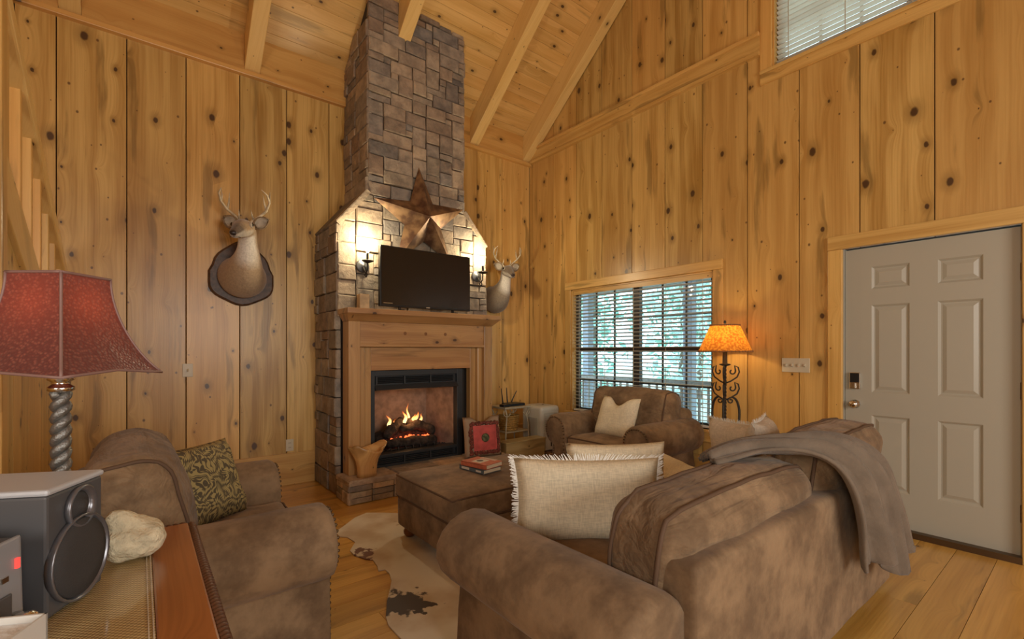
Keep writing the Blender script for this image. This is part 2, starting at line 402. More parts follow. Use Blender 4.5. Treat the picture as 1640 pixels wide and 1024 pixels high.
for xr in (-.42, .818, 2.055, 3.30, 4.165, -1.66):
    for side in (0, 1):
        y0_, y1_ = YW, YR
        if xr == 2.055 and side == 0: y0_ = 4.31          # butts into the chimney
        zz = [(y0_, RZ + SL * (YW - y0_)), (y1_, RZ + SL * (YW - y1_))]
        if side: zz = [(2 * YR - q, z) for q, z in zz]
        vs_ = []
        for xx in (xr - .065, xr + .065):
            for q, z in zz: vs_ += [(xx, q, z), (xx, q, z + RV)]
        MB().add(vs_, [[0, 1, 3, 2], [4, 6, 7, 5], [0, 4, 5, 1], [2, 3, 7, 6], [0, 2, 6, 4], [1, 5, 7, 3]]).build('rafter', 'rafter', ce, bevel=.006)
# blocking boards and plate moulding on the left wall
xs = [XB, -1.66, -.42, .818, 1.684]; xs2 = [2.755, 3.30, 4.165]
for a, b in list(zip(xs[:-1], xs[1:])) + list(zip(xs2[:-1], xs2[1:])):
    MB().box(a + (.066 if a > XB else 0), b - (.066 if b not in (1.684,) else .0), YW - .03, YW + .02, 3.90, 4.26).build('blocking_board', 'pine_x', wl)
MB().box(XB, 1.68, YW - .05, YW + .02, 3.855, 3.90).build('trim_1', 'pine_x', wl, bevel=.006)
MB().box(2.76, XW, YW - .05, YW + .02, 3.855, 3.90).build('trim_2', 'pine_x', wl, bevel=.006)
bd = MB().box(XW - .03, XW + .01, 1.84, YW - .05, BAND[0] + .03, BAND[1] - .03).build('trim_3', 'pine_y', None); struct(bd, 'pine band board across the gable wall')
MB().box(XW - .05, XW + .01, 1.84, YW - .05, BAND[0], BAND[0] + .035).build('lower_moulding', 'pine_y', bd, bevel=.005)
MB().box(XW - .055, XW + .01, 1.84, YW - .05, BAND[1] - .035, BAND[1]).build('upper_moulding', 'pine_y', bd, bevel=.005)
# baseboards
o = MB().box(XB, 1.38, YW - .022, YW + .01, 0, .31).build('baseboard_left', 'pine_x', bevel=.004); struct(o, 'wide pine baseboard along the chimney wall')
o = MB().box(3.06, XW, YW - .022, YW + .01, 0, .31).build('baseboard_corner', 'pine_x', bevel=.004); struct(o, 'pine baseboard between fireplace and corner')
o = MB().box(XW - .022, XW + .01, 1.33, YW - .03, 0, .31).build('baseboard_right', 'pine_y', bevel=.004); struct(o, 'wide pine baseboard under the window')
# ------------------------------------------------------------------ windows
def glass_mat():
    m = bpy.data.materials.new('window_glass'); m.use_nodes = True; nt = m.node_tree; nt.nodes.clear()
    out = N(nt, 'ShaderNodeOutputMaterial'); mx = N(nt, 'ShaderNodeMixShader'); tr = N(nt, 'ShaderNodeBsdfTransparent'); gl = N(nt, 'ShaderNodeBsdfGlossy')
    gl.inputs['Roughness'].default_value = .02; tr.inputs[0].default_value = (.9, .97, .98, 1); mx.inputs[0].default_value = .07
    nt.links.new(tr.outputs[0], mx.inputs[1]); nt.links.new(gl.outputs[0], mx.inputs[2]); nt.links.new(mx.outputs[0], out.inputs[0]); return m
M['glass'] = glass_mat()
def window(name, hole, label, blind_label, cols, meet):
    y0, y1, z0, z1 = hole; X0 = XW
    t = bpy.data.objects.new(name, None); sc.collection.objects.link(t); struct(t, label); t.location = (XW, (y0 + y1) / 2, z0)
    P = lambda n, mb, mat, **k: part(n, mb, mat, t, **k)
    # casing on the wall
    cw = .095
    P('casing', MB().box(XW - .022, XW, y0 - cw, y0, z0, z1), 'pine_z', bevel=.005)
    P('casing', MB().box(XW - .022, XW, y1, y1 + cw, z0, z1), 'pine_z', bevel=.005)
    P('casing', MB().box(XW - .026, XW, y0 - cw, y1 + cw, z1, z1 + cw), 'pine_y', bevel=.005)
    P('sill', MB().box(XW - .035, XW + .1, y0 - cw, y1 + cw, z0 - .03, z0), 'pine_y', bevel=.006)
    P('apron', MB().box(XW - .022, XW, y0 - cw, y1 + cw, z0 - .12, z0 - .03), 'pine_y', bevel=.004)
    # jambs
    P('jamb', MB().box(XW, XW + .12, y0, y0 + .015, z0, z1), 'pine_z'); P('jamb', MB().box(XW, XW + .12, y1 - .015, y1, z0, z1), 'pine_z')
    P('jamb', MB().box(XW, XW + .12, y0, y1, z1 - .015, z1), 'pine_y')
    gx = XW + .085; ym = (y0 + y1) / 2
    fr = MB().box(gx - .02, gx + .03, y0 + .015, y0 + .06, z0, z1).box(gx - .02, gx + .03, y1 - .06, y1 - .015, z0, z1)
    fr.box(gx - .02, gx + .03, y0, y1, z0, z0 + .045).box(gx - .02, gx + .03, y0, y1, z1 - .06, z1 - .015)
    P('window_frame', fr, 'winframe')
    P('mullion', MB().box(gx - .025, gx + .03, ym - .045, ym + .045, z0, z1), 'winframe')
    zm = z0 + (z1 - z0) * meet
    for (a, b) in ((y0 + .06, ym - .045), (ym + .045, y1 - .06)):
        P('meeting_rail', MB().box(gx - .02, gx + .03, a, b, zm - .025, zm + .025), 'winframe')
        for za, zb in ((z0 + .045, zm - .025), (zm + .025, z1 - .06)):
            pane = P('pane', MB().box(gx + .004, gx + .008, a, b, za, zb), 'glass')
            for k in range(1, cols):
                yy = a + (b - a) * k / cols
                MB().box(gx - .002, gx + .014, yy - .009, yy + .009, za, zb).build('muntin', M['winframe'], pane, loc=t.location)
            zz = (za + zb) / 2
            MB().box(gx - .002, gx + .014, a, b, zz - .009, zz + .009).build('muntin', M['winframe'], pane, loc=t.location)
    # venetian blind
    bx = XW + .04
    bl = thing('venetian_blind', (bx, ym, z1), blind_label, 'blind')
    part('headrail', MB().box(bx - .03, bx + .03, y0 + .02, y1 - .02, z1 - .065, z1 - .016), M['pine_y'], bl)
    z = z1 - .095; sl = None
    while z > z0 + .04:
        if sl is None:
            m_ = Matrix.Rotation(R(14), 4, 'Y'); sl = MB().obox((0, 0, 0), (.046, y1 - y0 - .05, .003), m_).build('slat', M['blind'], bl, local=True)
            sl.location = (0, 0, z - z1)
        else:
            c = sl.copy(); sc.collection.objects.link(c); c.parent = bl; c.location = (0, 0, z - z1)
        z -= .042
    part('bottom_rail', MB().box(bx - .025, bx + .025, y0 + .025, y1 - .025, z0 + .008, z0 + .028), M['blind'], bl)
    for k in range(5):
        yy = y0 + .12 + (y1 - y0 - .24) * k / 4
        part('cord', MB().box(bx - .0265, bx - .0255, yy - .003, yy + .003, z0 + .02, z1 - .06), M['gap_tape'], bl)
    return t
window('window_1', WIN, 'wide double window with dark grids beside the corner', 'open cream slat blind in the wide window behind the armchair', 3, .505)
window('window_2', WUP, 'upper gable window high above the door', 'slat blind in the high gable window', 3, .5)
# ------------------------------------------------------------------ door
dz0, dz1, dy0, dy1 = .04, 2.08, .303, 1.225
t = bpy.data.objects.new('door_1', None); sc.collection.objects.link(t); t.location = (XW, .76, 0); struct(t, 'cream six panel entry door with keypad lock')
DX = XW + .028
P = lambda n, mb, mat, **k: part(n, mb, mat, t, **k)
P('casing', MB().box(XW - .024, XW, dy1 + .007, dy1 + .105, 0, dz1 + .01), 'pine_z', bevel=.005)
P('casing', MB().box(XW - .024, XW, dy0 - .105, dy0 - .007, 0, dz1 + .01), 'pine_z', bevel=.005)
P('casing', MB().box(XW - .03, XW, dy0 - .105, dy1 + .105, dz1 + .01, dz1 + .115), 'pine_y', bevel=.005)
P('jamb', MB().box(XW, XW + .12, dy1 + .003, dy1 + .007, 0, dz1 + .01), 'white_paint'); P('jamb', MB().box(XW, XW + .12, dy0 - .007, dy0 - .003, 0, dz1 + .01), 'white_paint')
P('threshold', MB().box(XW - .03, XW + .12, dy0 - .008, dy1 + .008, 0, .0405), M['brass'])
cols_ = [(.84, 1.06), (.47, .69)]; rows_ = [(.29, .83), (1.0, 1.65), (1.77, 1.935)]
slab = MB().box(DX + .02, DX + .045, dy0, dy1, dz0, dz1)
P('door_core', slab, 'white_paint')
st = MB()
yss = [dy0, .47, .69, .84, 1.06, dy1]; zss = [dz0, .29, .83, 1.0, 1.65, 1.77, 1.935, dz1]
for i in range(5):
    for j in range(7):
        if i in (1, 3) and j in (1, 3, 5): continue
        st.box(DX, DX + .021, yss[i], yss[i + 1], zss[j], zss[j + 1])
P('stiles_and_rails', st, 'white_paint')
for (a, b) in cols_:
    for (c, d) in rows_:
        mb = MB(); rect = lambda k, x: [(x, a + k, c + k), (x, b - k, c + k), (x, b - k, d - k), (x, a + k, d - k)]
        vs_ = rect(0, DX) + rect(.014, DX + .013) + rect(.022, DX + .013) + rect(.045, DX + .003)
        fs = []
        for k in range(3):
            for j in range(4): fs.append([k * 4 + j, k * 4 + (j + 1) % 4, k * 4 + 4 + (j + 1) % 4, k * 4 + 4 + j])
        fs.append([12, 13, 14, 15]); mb.add(vs_, fs); P('panel', mb, 'white_paint')
ky = dy1 - .065
mx = Matrix.Rotation(-pi / 2, 3, 'Y')
kp = P('keypad_lock', MB().box(DX - .022, DX, ky - .035, ky + .035, 1.02, 1.145), M['chrome'], bevel=.006)
MB().box(DX - .024, DX - .02, ky - .03, ky + .03, 1.07, 1.14).build('keypad_screen', M['black'], kp, loc=t.location)
MB().obox((DX - .032, ky, 1.045), (.02, .012, .04)).build('thumb_turn', M['chrome'], kp, loc=t.location)
P('knob', MB().lathe([(.032, 0), (.032, .008), (.012, .012), (.012, .03), (.026, .04), (.03, .055), (.02, .066), (.004, .068)], (DX, ky, .905), 18, mx), M['chrome'], smooth=True)
for zz in (.3, 1.06, 1.8): P('hinge', MB().box(DX - .006, DX + .01, dy0 - .012, dy0 + .004, zz - .05, zz + .05).tube([(DX - .006, dy0 - .003, zz - .055), (DX - .006, dy0 - .003, zz + .055)], .006), M['brass'])
# ------------------------------------------------------------------ outside: porch and woods
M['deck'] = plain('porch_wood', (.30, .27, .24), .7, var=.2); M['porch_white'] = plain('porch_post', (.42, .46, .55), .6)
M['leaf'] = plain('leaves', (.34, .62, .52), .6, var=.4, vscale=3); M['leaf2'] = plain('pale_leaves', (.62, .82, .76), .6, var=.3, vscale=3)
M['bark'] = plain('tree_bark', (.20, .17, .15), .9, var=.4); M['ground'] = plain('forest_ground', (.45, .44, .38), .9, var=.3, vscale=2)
o = MB().box(4.4, 70, -35, 45, -1.6, -1.4).build('ground', M['ground']); struct(o, 'leafy ground beyond the porch')
o = MB()
for k in range(18): o.box(4.37 + k * .14, 4.37 + k * .14 + .134, -2, 7, -.08, -.04)
o = o.build('porch_deck', M['deck']); struct(o, 'porch deck boards outside the window')
o = MB().box(4.37, 7.1, -2, 7, 2.42, 2.5).build('porch_roof', M['deck']); struct(o, 'porch ceiling seen through the window')
for k, yy in enumerate((6.2, 4.05, 2.35, -.2)):
    tag(MB().box(6.75, 6.9, yy - .075, yy + .075, -.04, 2.42).build('porch_post', M['porch_white'], loc=(6.82, yy, -.04), bevel=.01),
        ['pale porch post farthest left through the window', 'pale porch post behind the left window sash', 'pale porch post behind the right window sash', 'pale porch post beyond the door'][k], 'post', 'porch posts')
rl = thing('porch_railing', (6.7, 2.5, 0), 'low porch railing outside the wide window', 'railing')
part('top_rail', MB().box(6.66, 6.73, -2, 7, .78, .83), M['deck'], rl); part('bottom_rail', MB().box(6.66, 6.73, -2, 7, .05, .1), M['deck'], rl)
for k in range(60): part('baluster', MB().box(6.68, 6.71, -1.9 + k * .15, -1.87 + k * .15, .1, .78), M['deck'], rl)
def leaf_cloud(c, rad, n, size, seed):
    rr = random.Random(seed); mb = MB()
    for _ in range(n):
        d = Vector((rr.gauss(0, 1), rr.gauss(0, 1), rr.gauss(0, 1))).normalized() * (rr.random() ** .4)
        p = Vector(c) + Vector((d.x * rad[0], d.y * rad[1], d.z * rad[2]))
        a = Vector((rr.gauss(0, 1), rr.gauss(0, 1), rr.gauss(0, 1))).normalized(); b = a.orthogonal().normalized(); s_ = size * rr.uniform(.6, 1.4)
        mb.add([p - a * s_, p + b * s_ * .5, p + a * s_, p - b * s_ * .5], [[0, 1, 2, 3]])
    return mb
rr = random.Random(3); k = 0
where = ['left end', 'left middle', 'middle', 'right middle', 'right end']
for row, xx in enumerate((10.5, 15, 22)):
    for j in range(5):
        yy = -4 + j * (4.7 + row * 1.2) + rr.uniform(-.6, .6) + (row * 1.3); h = rr.uniform(7, 10)
        t = thing('tree', (xx, yy, -1.4), ['slender', 'leafy', 'tall pale'][row] + ' woodland tree outside the window, ' + where[4 - j] + ' of the ' + ['near', 'second', 'far'][row] + ' row', 'tree', group='woodland trees')
        part('trunk', MB().tube([(xx, yy, -1.4), (xx + .1, yy - .1, 2), (xx, yy + .1, h)], [.17, .13, .05], 8), M['bark'], t, smooth=True)
        fo = part('foliage', leaf_cloud((xx, yy, h * .48), (1.8, 2.0, h * .5), 1300, .16, k), M['leaf' if (k % 2) else 'leaf2'], t, fix=False); fo['kind'] = 'stuff'; k += 1

# ================================================================== FIREPLACE
FX0, FX1, SX0, SX1 = 1.394, 3.046, 1.684, 2.756      # body and stack in x
FY = 4.30; ZS0, ZS1 = 2.47, 2.82                     # stone front plane, shoulder heights
def stone_mat(name='stacked_stone', gain=1.0):
    m, nt, b = new_mat(name); L = nt.links.new
    tc = N(nt, 'ShaderNodeTexCoord'); oi = N(nt, 'ShaderNodeObjectInfo')
    ad = N(nt, 'ShaderNodeVectorMath', operation='ADD'); L(tc.outputs['Object'], ad.inputs[0])
    ml = math_n(nt, 'MULTIPLY', oi.outputs['Random'], 50); L(ml, ad.inputs[1])
    n1 = N(nt, 'ShaderNodeTexNoise'); n1.inputs['Scale'].default_value = 9; n1.inputs['Detail'].default_value = 7; n1.inputs['Roughness'].default_value = .65; L(ad.outputs[0], n1.inputs['Vector'])
    n2 = N(nt, 'ShaderNodeTexNoise'); n2.inputs['Scale'].default_value = 35; n2.inputs['Detail'].default_value = 5; L(ad.outputs[0], n2.inputs['Vector'])
    cr = N(nt, 'ShaderNodeValToRGB'); e = cr.color_ramp; e.interpolation = 'LINEAR'
    e.elements[0].position = 0; e.elements[0].color = (.13, .115, .10, 1); e.elements[1].position = 1; e.elements[1].color = (.20, .135, .09, 1)
    for p, c in ((.2, (.26, .19, .13)), (.4, (.30, .235, .165)), (.55, (.16, .145, .13)), (.7, (.33, .25, .17)), (.85, (.22, .18, .13))):
        q = e.elements.new(p); q.color = (*c, 1)
    L(oi.outputs['Random'], cr.inputs[0])
    f = maprange(nt, n1.outputs[0], .3, .7, 0, 1)
    c = mixc(nt, 1.0, cr.outputs[0], mixc(nt, f, tuple(gain * q for q in (.85, .86, .88)), tuple(gain * q for q in (1.6, 1.6, 1.58))), 'MULTIPLY')
    c = mixc(nt, math_n(nt, 'MULTIPLY', maprange(nt, n1.outputs[0], .58, .72, 0, 1), .35), c, (.42, .30, .17))
    L(c, b.inputs['Base Color']); b.inputs['Roughness'].default_value = .85
    bu = N(nt, 'ShaderNodeBump'); bu.inputs['Strength'].default_value = .8; bu.inputs['Distance'].default_value = .02
    h = math_n(nt, 'ADD', n1.outputs[0], math_n(nt, 'MULTIPLY', n2.outputs[0], .4)); L(h, bu.inputs['Height']); L(bu.outputs[0], b.inputs['Normal'])
    return m
M['stone'] = stone_mat(); M['hearth_stone'] = stone_mat('pale_hearth_stone', 1.45); M['mortar'] = plain('stone_joint', (.05, .042, .035), .95)
def clip(poly, a, b, c):                     # keep a*u + b*v <= c
    out = []
    for i in range(len(poly)):
        p, q = poly[i], poly[(i + 1) % len(poly)]; fp, fq = a * p[0] + b * p[1] - c, a * q[0] + b * q[1] - c
        if fp <= 0: out.append(p)
        if fp * fq < 0: k = fp / (fp - fq); out.append((p[0] + (q[0] - p[0]) * k, p[1] + (q[1] - p[1]) * k))
    return out
def ashlar(u0, u1, v0, v1, cu, cv, rng, shapes):
    nu, nv = max(1, round((u1 - u0) / cu)), max(1, round((v1 - v0) / cv)); cu, cv = (u1 - u0) / nu, (v1 - v0) / nv
    used = set(); res = []
    for j in range(nv):
        for i in range(nu):
            if (i, j) in used: continue
            opts = shapes[:]; rng.shuffle(opts)
            for (a, b) in opts + [(1, 1)]:
                cells = [(i + p, j + q) for p in range(a) for q in range(b)]
                if all(c not in used and c[0] < nu and c[1] < nv for c in cells): break
            if a == 1 and i + 1 < nu and (i + 1, j) not in used and b == 1: a = 2; cells = [(i, j), (i + 1, j)]
            used.update(cells); res.append((u0 + i * cu, u0 + (i + a) * cu, v0 + j * cv, v0 + (j + b) * cv))
    return res
fp = thing('stone_fireplace', ((FX0 + FX1) / 2, 4.6, 0), 'tall stacked stone fireplace chimney with sloped shoulders rising to the ceiling', 'fireplace')
# firebox recess is in front of the core: cut by building the core only behind it
core = MB()
BX0, BX1, BZ0, BZ1 = 1.72, 2.62, .30, .98               # firebox opening
core.prism([(FY + .03, ZS0), (YW, ZS0), (YW, roof(YW)), (FY + .03, roof(FY + .03))], lambda u, v, d: (d, u, v), SX0 + .02, SX1 - .02)
core.prism([(FX0 + .02, ZS0 - .3), (FX1 - .02, ZS0 - .3), (FX1 - .02, ZS0 - .02), (SX1, ZS1 - .02), (SX0, ZS1 - .02), (FX0 + .02, ZS0 - .02)], lambda u, v, d: (u, d, v), YW, FY + .03)
core.box(FX0 + .02, FX1 - .02, FY + .03, YW, BZ1 + .03, ZS0 - .3).box(FX0 + .02, BX0 - .02, FY + .03, YW, 0, BZ1 + .03).box(BX1 + .02, FX1 - .02, FY + .03, YW, 0, BZ1 + .03)
core.box(BX0 - .02, BX1 + .02, FY + .03, YW, 0, BZ0 - .02).box(BX0 - .02, BX1 + .02, FY + .45, YW, BZ0 - .02, BZ1 + .03)
part('chimney_core', core, 'mortar', fp)
rg = random.Random(11); nst = 0
def lay(rects, fn, clips=(), skip=None, d0=.035, j=.006, name='stone', join=None, dp=(.0, .022)):
    global nst
    for (a, b, c, d) in rects:
        g = j * .5
        poly = [(a + g, c + g), (b - g, c + g), (b - g, d - g), (a + g, d - g)]
        poly = [(u + rg.uniform(-.004, .004), v + rg.uniform(-.004, .004)) for u, v in poly]
        for cl in clips: poly = clip(poly, *cl) if len(poly) > 2 else poly
        if len(poly) < 3: continue
        cu, cv = sum(p[0] for p in poly) / len(poly), sum(p[1] for p in poly) / len(poly)
        if max(p[0] for p in poly) - min(p[0] for p in poly) < .02 or max(p[1] for p in poly) - min(p[1] for p in poly) < .015: continue
        if skip and skip(cu, cv): continue
        mb = MB().prism(poly, fn, -d0, rg.uniform(*dp), .009)
        if join is not None: join.add(mb.v, mb.f)
        else: part(name, mb, 'stone', fp); nst += 1
shp = [(3, 1), (2, 1), (3, 2), (4, 2), (3, 2), (4, 2), (2, 2), (4, 2), (3, 1), (2, 3)]
front = lambda u, v, d: (u, FY - d, v); leftf = lambda u, v, d: (-d + SX0, u, v); leftb = lambda u, v, d: (FX0 - d, u, v)
slope_l = (-(ZS1 - ZS0), (SX0 - FX0), -(ZS1 - ZS0) * FX0 + (SX0 - FX0) * ZS0)
slope_r = ((ZS1 - ZS0), (FX1 - SX1), (ZS1 - ZS0) * FX1 + (FX1 - SX1) * ZS0)
lay(ashlar(SX0, SX1, ZS1 - .03, 4.74, .074, .066, rg, shp), front, [(0, 1, roof(FY) + .012)])
hid = lambda u, v: (1.46 < u < 2.98 and v < 1.62)
lay(ashlar(FX0, FX1, 1.2, ZS1 - .03, .086, .070, rg, shp), front, (slope_l, slope_r), hid)
shs = [(2, 1), (2, 2), (3, 2), (2, 2), (3, 2)]
lay(ashlar(FY - .0, YW, ZS1 - .03, 4.45, .105, .085, rg, shs), leftf, [((SL), 1, RZ + SL * YW + RV + .0)])
lay(ashlar(FY, YW, 0, ZS0, .105, .088, rg, shs), leftb)
# sloped shoulder caps
for sgn, xa, xb in ((1, FX0, SX0), (-1, FX1, SX1)):
    for k in range(3):
        a, b = FY + k * .215 - (.02 if k == 0 else 0), FY + (k + 1) * .215
        dx, dz = (xb - xa), ZS1 - ZS0
        nx, nz = -dz * sgn, abs(dx); l = sqrt(nx * nx + nz * nz); nx, nz = nx / l, nz / l
        part('stone', MB().prism([(0, a + .003), (1, a + .003), (1, b - .003), (0, b - .003)], lambda u, v, d: (xa + dx * u + nx * d, v, ZS0 + dz * u + nz * d), -.03, .02, .01), 'stone', fp); nst += 1
jn = MB()
rightf = lambda u, v, d: (SX1 + d, u, v); rightb = lambda u, v, d: (FX1 + d, u, v)
lay(ashlar(FY, YW, ZS1 - .03, 4.45, .105, .085, rg, shs), rightf, [((SL), 1, RZ + SL * YW + RV + .0)], join=jn)
lay(ashlar(FY, YW, 0, ZS0, .105, .088, rg, shs), rightb, join=jn)
part('side_stones', jn, 'stone', fp)['kind'] = 'stuff'
# raised hearth
HZ, HY0 = .205, 3.94
he = thing('stone_hearth', (2.2, 4.1, 0), 'raised stone hearth slab in front of the fireplace', 'hearth')
part('hearth_core', MB().box(FX0, FX1 + .03, HY0 + .03, FY - .03, 0, HZ - .035), 'mortar', he)
xx = FX0 - .02; k = 0
while xx < FX1 + .04:
    x1 = min(xx + rg.uniform(.26, .46), FX1 + .05)
    if FX1 + .05 - x1 < .15: x1 = FX1 + .05
    part('stone', MB().prism([(xx + .003, HY0 - .01), (x1 - .003, HY0 - .01), (x1 - .003, FY - .03), (xx + .003, FY - .03)], lambda u, v, d: (u, v, d), HZ - .045, HZ, .012), 'hearth_stone', he)
    xx = x1 + .0001
for (a, b, c, d) in ashlar(FX0 - .01, FX1 + .04, 0, HZ - .045, .10, .053, rg, [(2, 3), (3, 3), (2, 2), (3, 2), (2, 1)]):
    part('stone', MB().prism([(a + .003, c + .002), (b - .003, c + .002), (b - .003, d - .002), (a + .003, d - .002)], lambda u, v, dd: (u, HY0 + .035 - dd, v), 0, .035 + rg.uniform(0, .012), .008), 'hearth_stone', he)
for (a, b, c, d) in ashlar(HY0, FY - .04, 0, HZ - .045, .09, .053, rg, [(2, 3), (2, 2), (2, 1)]):
    part('stone', MB().prism([(a + .003, c + .002), (b - .003, c + .002), (b - .003, d - .002), (a + .003, d - .002)], lambda u, v, dd: (FX0 + .02 - dd, u, v), 0, .035 + rg.uniform(0, .012), .008), 'hearth_stone', he)
# wooden mantel surround
MX0, MX1, MF = 1.436, 2.998, 4.115
mt = thing('fireplace_mantel', (2.22, 4.2, HZ), 'rustic wooden mantel surround with thick shelf framing the firebox', 'mantel')
P = lambda n, mb, mat, **k: part(n, mb, mat, mt, **k)
P('mantel_shelf', MB().box(1.395, 3.046, 4.02, FY - .025, 1.635, 1.685), 'mantel', bevel=.006)
P('crown_moulding', MB().add([(1.40, FY - .03, 1.635), (3.04, FY - .03, 1.635), (1.40, 4.035, 1.635), (3.04, 4.035, 1.635), (MX0, FY - .03, 1.575), (MX1, FY - .03, 1.575), (MX0, MF, 1.575), (MX1, MF, 1.575)],
    [[0, 1, 3, 2], [4, 6, 7, 5], [2, 3, 7, 6], [0, 2, 6, 4], [1, 5, 7, 3], [0, 4, 5, 1]]), 'mantel')
P('header_board', MB().box(MX0 + .1, MX1 - .1, MF + .012, MF + .05, 1.37, 1.575), 'mantel', bevel=.004)
P('header_edge', MB().box(MX0 + .1, MX1 - .1, MF + .002, MF + .06, 1.345, 1.372), 'mantel', bevel=.004)
for sx in (0, 1):
    a = MX0 if sx == 0 else MX1 - .105
    P('pilaster', MB().box(a, a + .105, MF, FY - .03, HZ, 1.575), 'mantel_v', bevel=.006)
    b = MX0 + .105 if sx == 0 else MX1 - .165
    P('pilaster_moulding', MB().box(b, b + .06, MF + .04, FY - .03, HZ, 1.345), 'mantel_v', bevel=.01)
    c = MX0 + .165 if sx == 0 else MX1 - .235
    P('inner_board', MB().box(c, c + .07, MF + .08, FY - .03, HZ, 1.345), 'mantel_v', bevel=.004)
P('lintel_board', MB().box(MX0 + .235, MX1 - .235, MF + .08, FY - .03, 1.125, 1.345), 'mantel', bevel=.003)
for kx in (1.98, 2.2, 2.42):
    P('wood_knot', MB().lathe([(.0, 0), (.018, 0), (.016, .002), (.003, .003)], (kx, MF + .013, 1.475), 12, Matrix.Rotation(pi / 2, 3, 'X')), M['foot'])
# firebox insert
IX0, IX1, IZ1, IY = 1.655, 2.685, 1.12, 4.225
ins = thing('fireplace_insert', (2.17, 4.3, HZ), 'black metal gas fireplace insert with louvred vents', 'fireplace insert')
P = lambda n, mb, mat, **k: part(n, mb, mat, ins, **k)
P('metal_frame', MB().box(IX0, BX0, IY, FY + .04, HZ, IZ1).box(BX1, IX1, IY, FY + .04, HZ, IZ1).box(BX0, BX1, IY, FY + .04, 1.07, IZ1).box(BX0, BX1, IY + .004, FY + .04, BZ1, .955 + .03).box(BX0, BX1, IY - .004, FY + .04, .30, .325)
  .box(BX0, BX1, IY + .03, FY + .04, .98, 1.07).box(BX0, BX1, IY + .03, FY + .04, HZ, .30).box(BX0, BX1, IY + .002, IY + .03, HZ, HZ + .02), 'black_metal', bevel=.003)
P('hood', MB().add([(BX0, IY + .01, .985), (BX1, IY + .01, .985), (BX1, IY - .03, .94), (BX0, IY - .03, .94), (BX0, IY + .02, .93), (BX1, IY + .02, .93)], [[0, 1, 2, 3], [3, 2, 5, 4], [0, 4, 5, 1], [0, 3, 4], [1, 5, 2]]), 'black_metal')
for k in range(3):
    for q in range(4):
        a = BX0 + .03 + k * .285; z = 1.0 + q * .016
        P('louvre_slat', MB().obox((a + .13, IY + .018, z + .004), (.262, .022, .004), Matrix.Rotation(R(-35), 4, 'X')), 'black_metal')
        z = HZ + .028 + q * .016
        P('louvre_slat', MB().obox((a + .13, IY + .018, z + .004), (.262, .022, .004), Matrix.Rotation(R(-35), 4, 'X')), 'black_metal')
    for z0_ in (.99, HZ + .02): P('vent_divider', MB().box(BX0 + .012 + k * .285, BX0 + .028 + k * .285, IY + .004, IY + .03, z0_, z0_ + .075), 'black_metal')
M['firebrick'] = plain('firebrick_panel', (.26, .17, .12), .9, bump=.3, bscale=60, var=.25, vscale=12)
P('firebox_liner', MB().add([(BX0, FY + .0, BZ0), (BX0 + .1, FY + .42, BZ0), (BX1 - .1, FY + .42, BZ0), (BX1, FY + .0, BZ0), (BX0, FY + .0, BZ1), (BX0 + .1, FY + .42, BZ1), (BX1 - .1, FY + .42, BZ1), (BX1, FY + .0, BZ1)],
   [[0, 1, 5, 4], [1, 2, 6, 5], [2, 3, 7, 6]]), 'firebrick', fix=False)
P('firebox_floor', MB().box(BX0, BX1, IY + .01, FY + .43, BZ0 - .01, BZ0), 'black_metal'); P('firebox_roof', MB().box(BX0, BX1, IY + .05, FY + .43, BZ1, BZ1 + .01), 'black_metal')
# gas logs, embers and flames
M['charred'] = plain('charred_log', (.035, .024, .018), .95, bump=1, bscale=45, var=.6, vscale=25)
M['ember'] = plain('glowing_ember', (.3, .05, .02), .8, emit=(1, .12, .03), es=3)
M['gravel'] = plain('lava_gravel', (.06, .055, .05), .95, var=.5, vscale=90)
def flame_mat():
    m, nt, b = new_mat('flame'); L = nt.links.new
    tc = N(nt, 'ShaderNodeTexCoord'); sp = N(nt, 'ShaderNodeSeparateXYZ'); L(tc.outputs['Generated'], sp.inputs[0])
    cr = N(nt, 'ShaderNodeValToRGB'); cr.color_ramp.elements[0].color = (1, .75, .35, 1); cr.color_ramp.elements[1].color = (1, .22, .02, 1); cr.color_ramp.elements[1].position = .9
    L(sp.outputs[2], cr.inputs[0]); L(cr.outputs[0], b.inputs['Emission Color']); b.inputs['Emission Strength'].default_value = 1.7
    L(cr.outputs[0], b.inputs['Base Color']); L(maprange(nt, sp.outputs[2], .35, 1, .8, .12), b.inputs['Alpha']); return m
M['flame'] = flame_mat()
gl = thing('gas_log_set', (2.17, 4.42, BZ0), 'charred gas logs burning on an iron grate in the firebox', 'log set')
P = lambda n, mb, mat, **k: part(n, mb, mat, gl, **k)
g = MB()
for k in range(7): g.tube([(1.93 + k * .08, 4.34, BZ0 + .055), (1.93 + k * .08, 4.33, BZ0 + .03), (1.93 + k * .08, 4.60, BZ0 + .03)], .006, 6)
g.tube([(1.9, 4.36, BZ0 + .03), (2.45, 4.36, BZ0 + .03)], .008, 6).tube([(1.9, 4.36, BZ0), (1.9, 4.36, BZ0 + .03)], .007, 6).tube([(2.45, 4.36, BZ0), (2.45, 4.36, BZ0 + .03)], .007, 6)
P('grate', g, 'iron')
def log(p, q, r, seed):
    p, q = Vector(p), Vector(q); n = 9; rg_ = random.Random(seed); pts = []; rr_ = []
    for i in range(n):
        u = i / (n - 1); pts.append(p.lerp(q, u) + Vector((rg_.uniform(-.012, .012), rg_.uniform(-.012, .012), rg_.uniform(-.012, .012)))); rr_.append(r * rg_.uniform(.8, 1.15) * (.75 if i in (0, n - 1) else 1))
    return MB().tube(pts, rr_, 9)
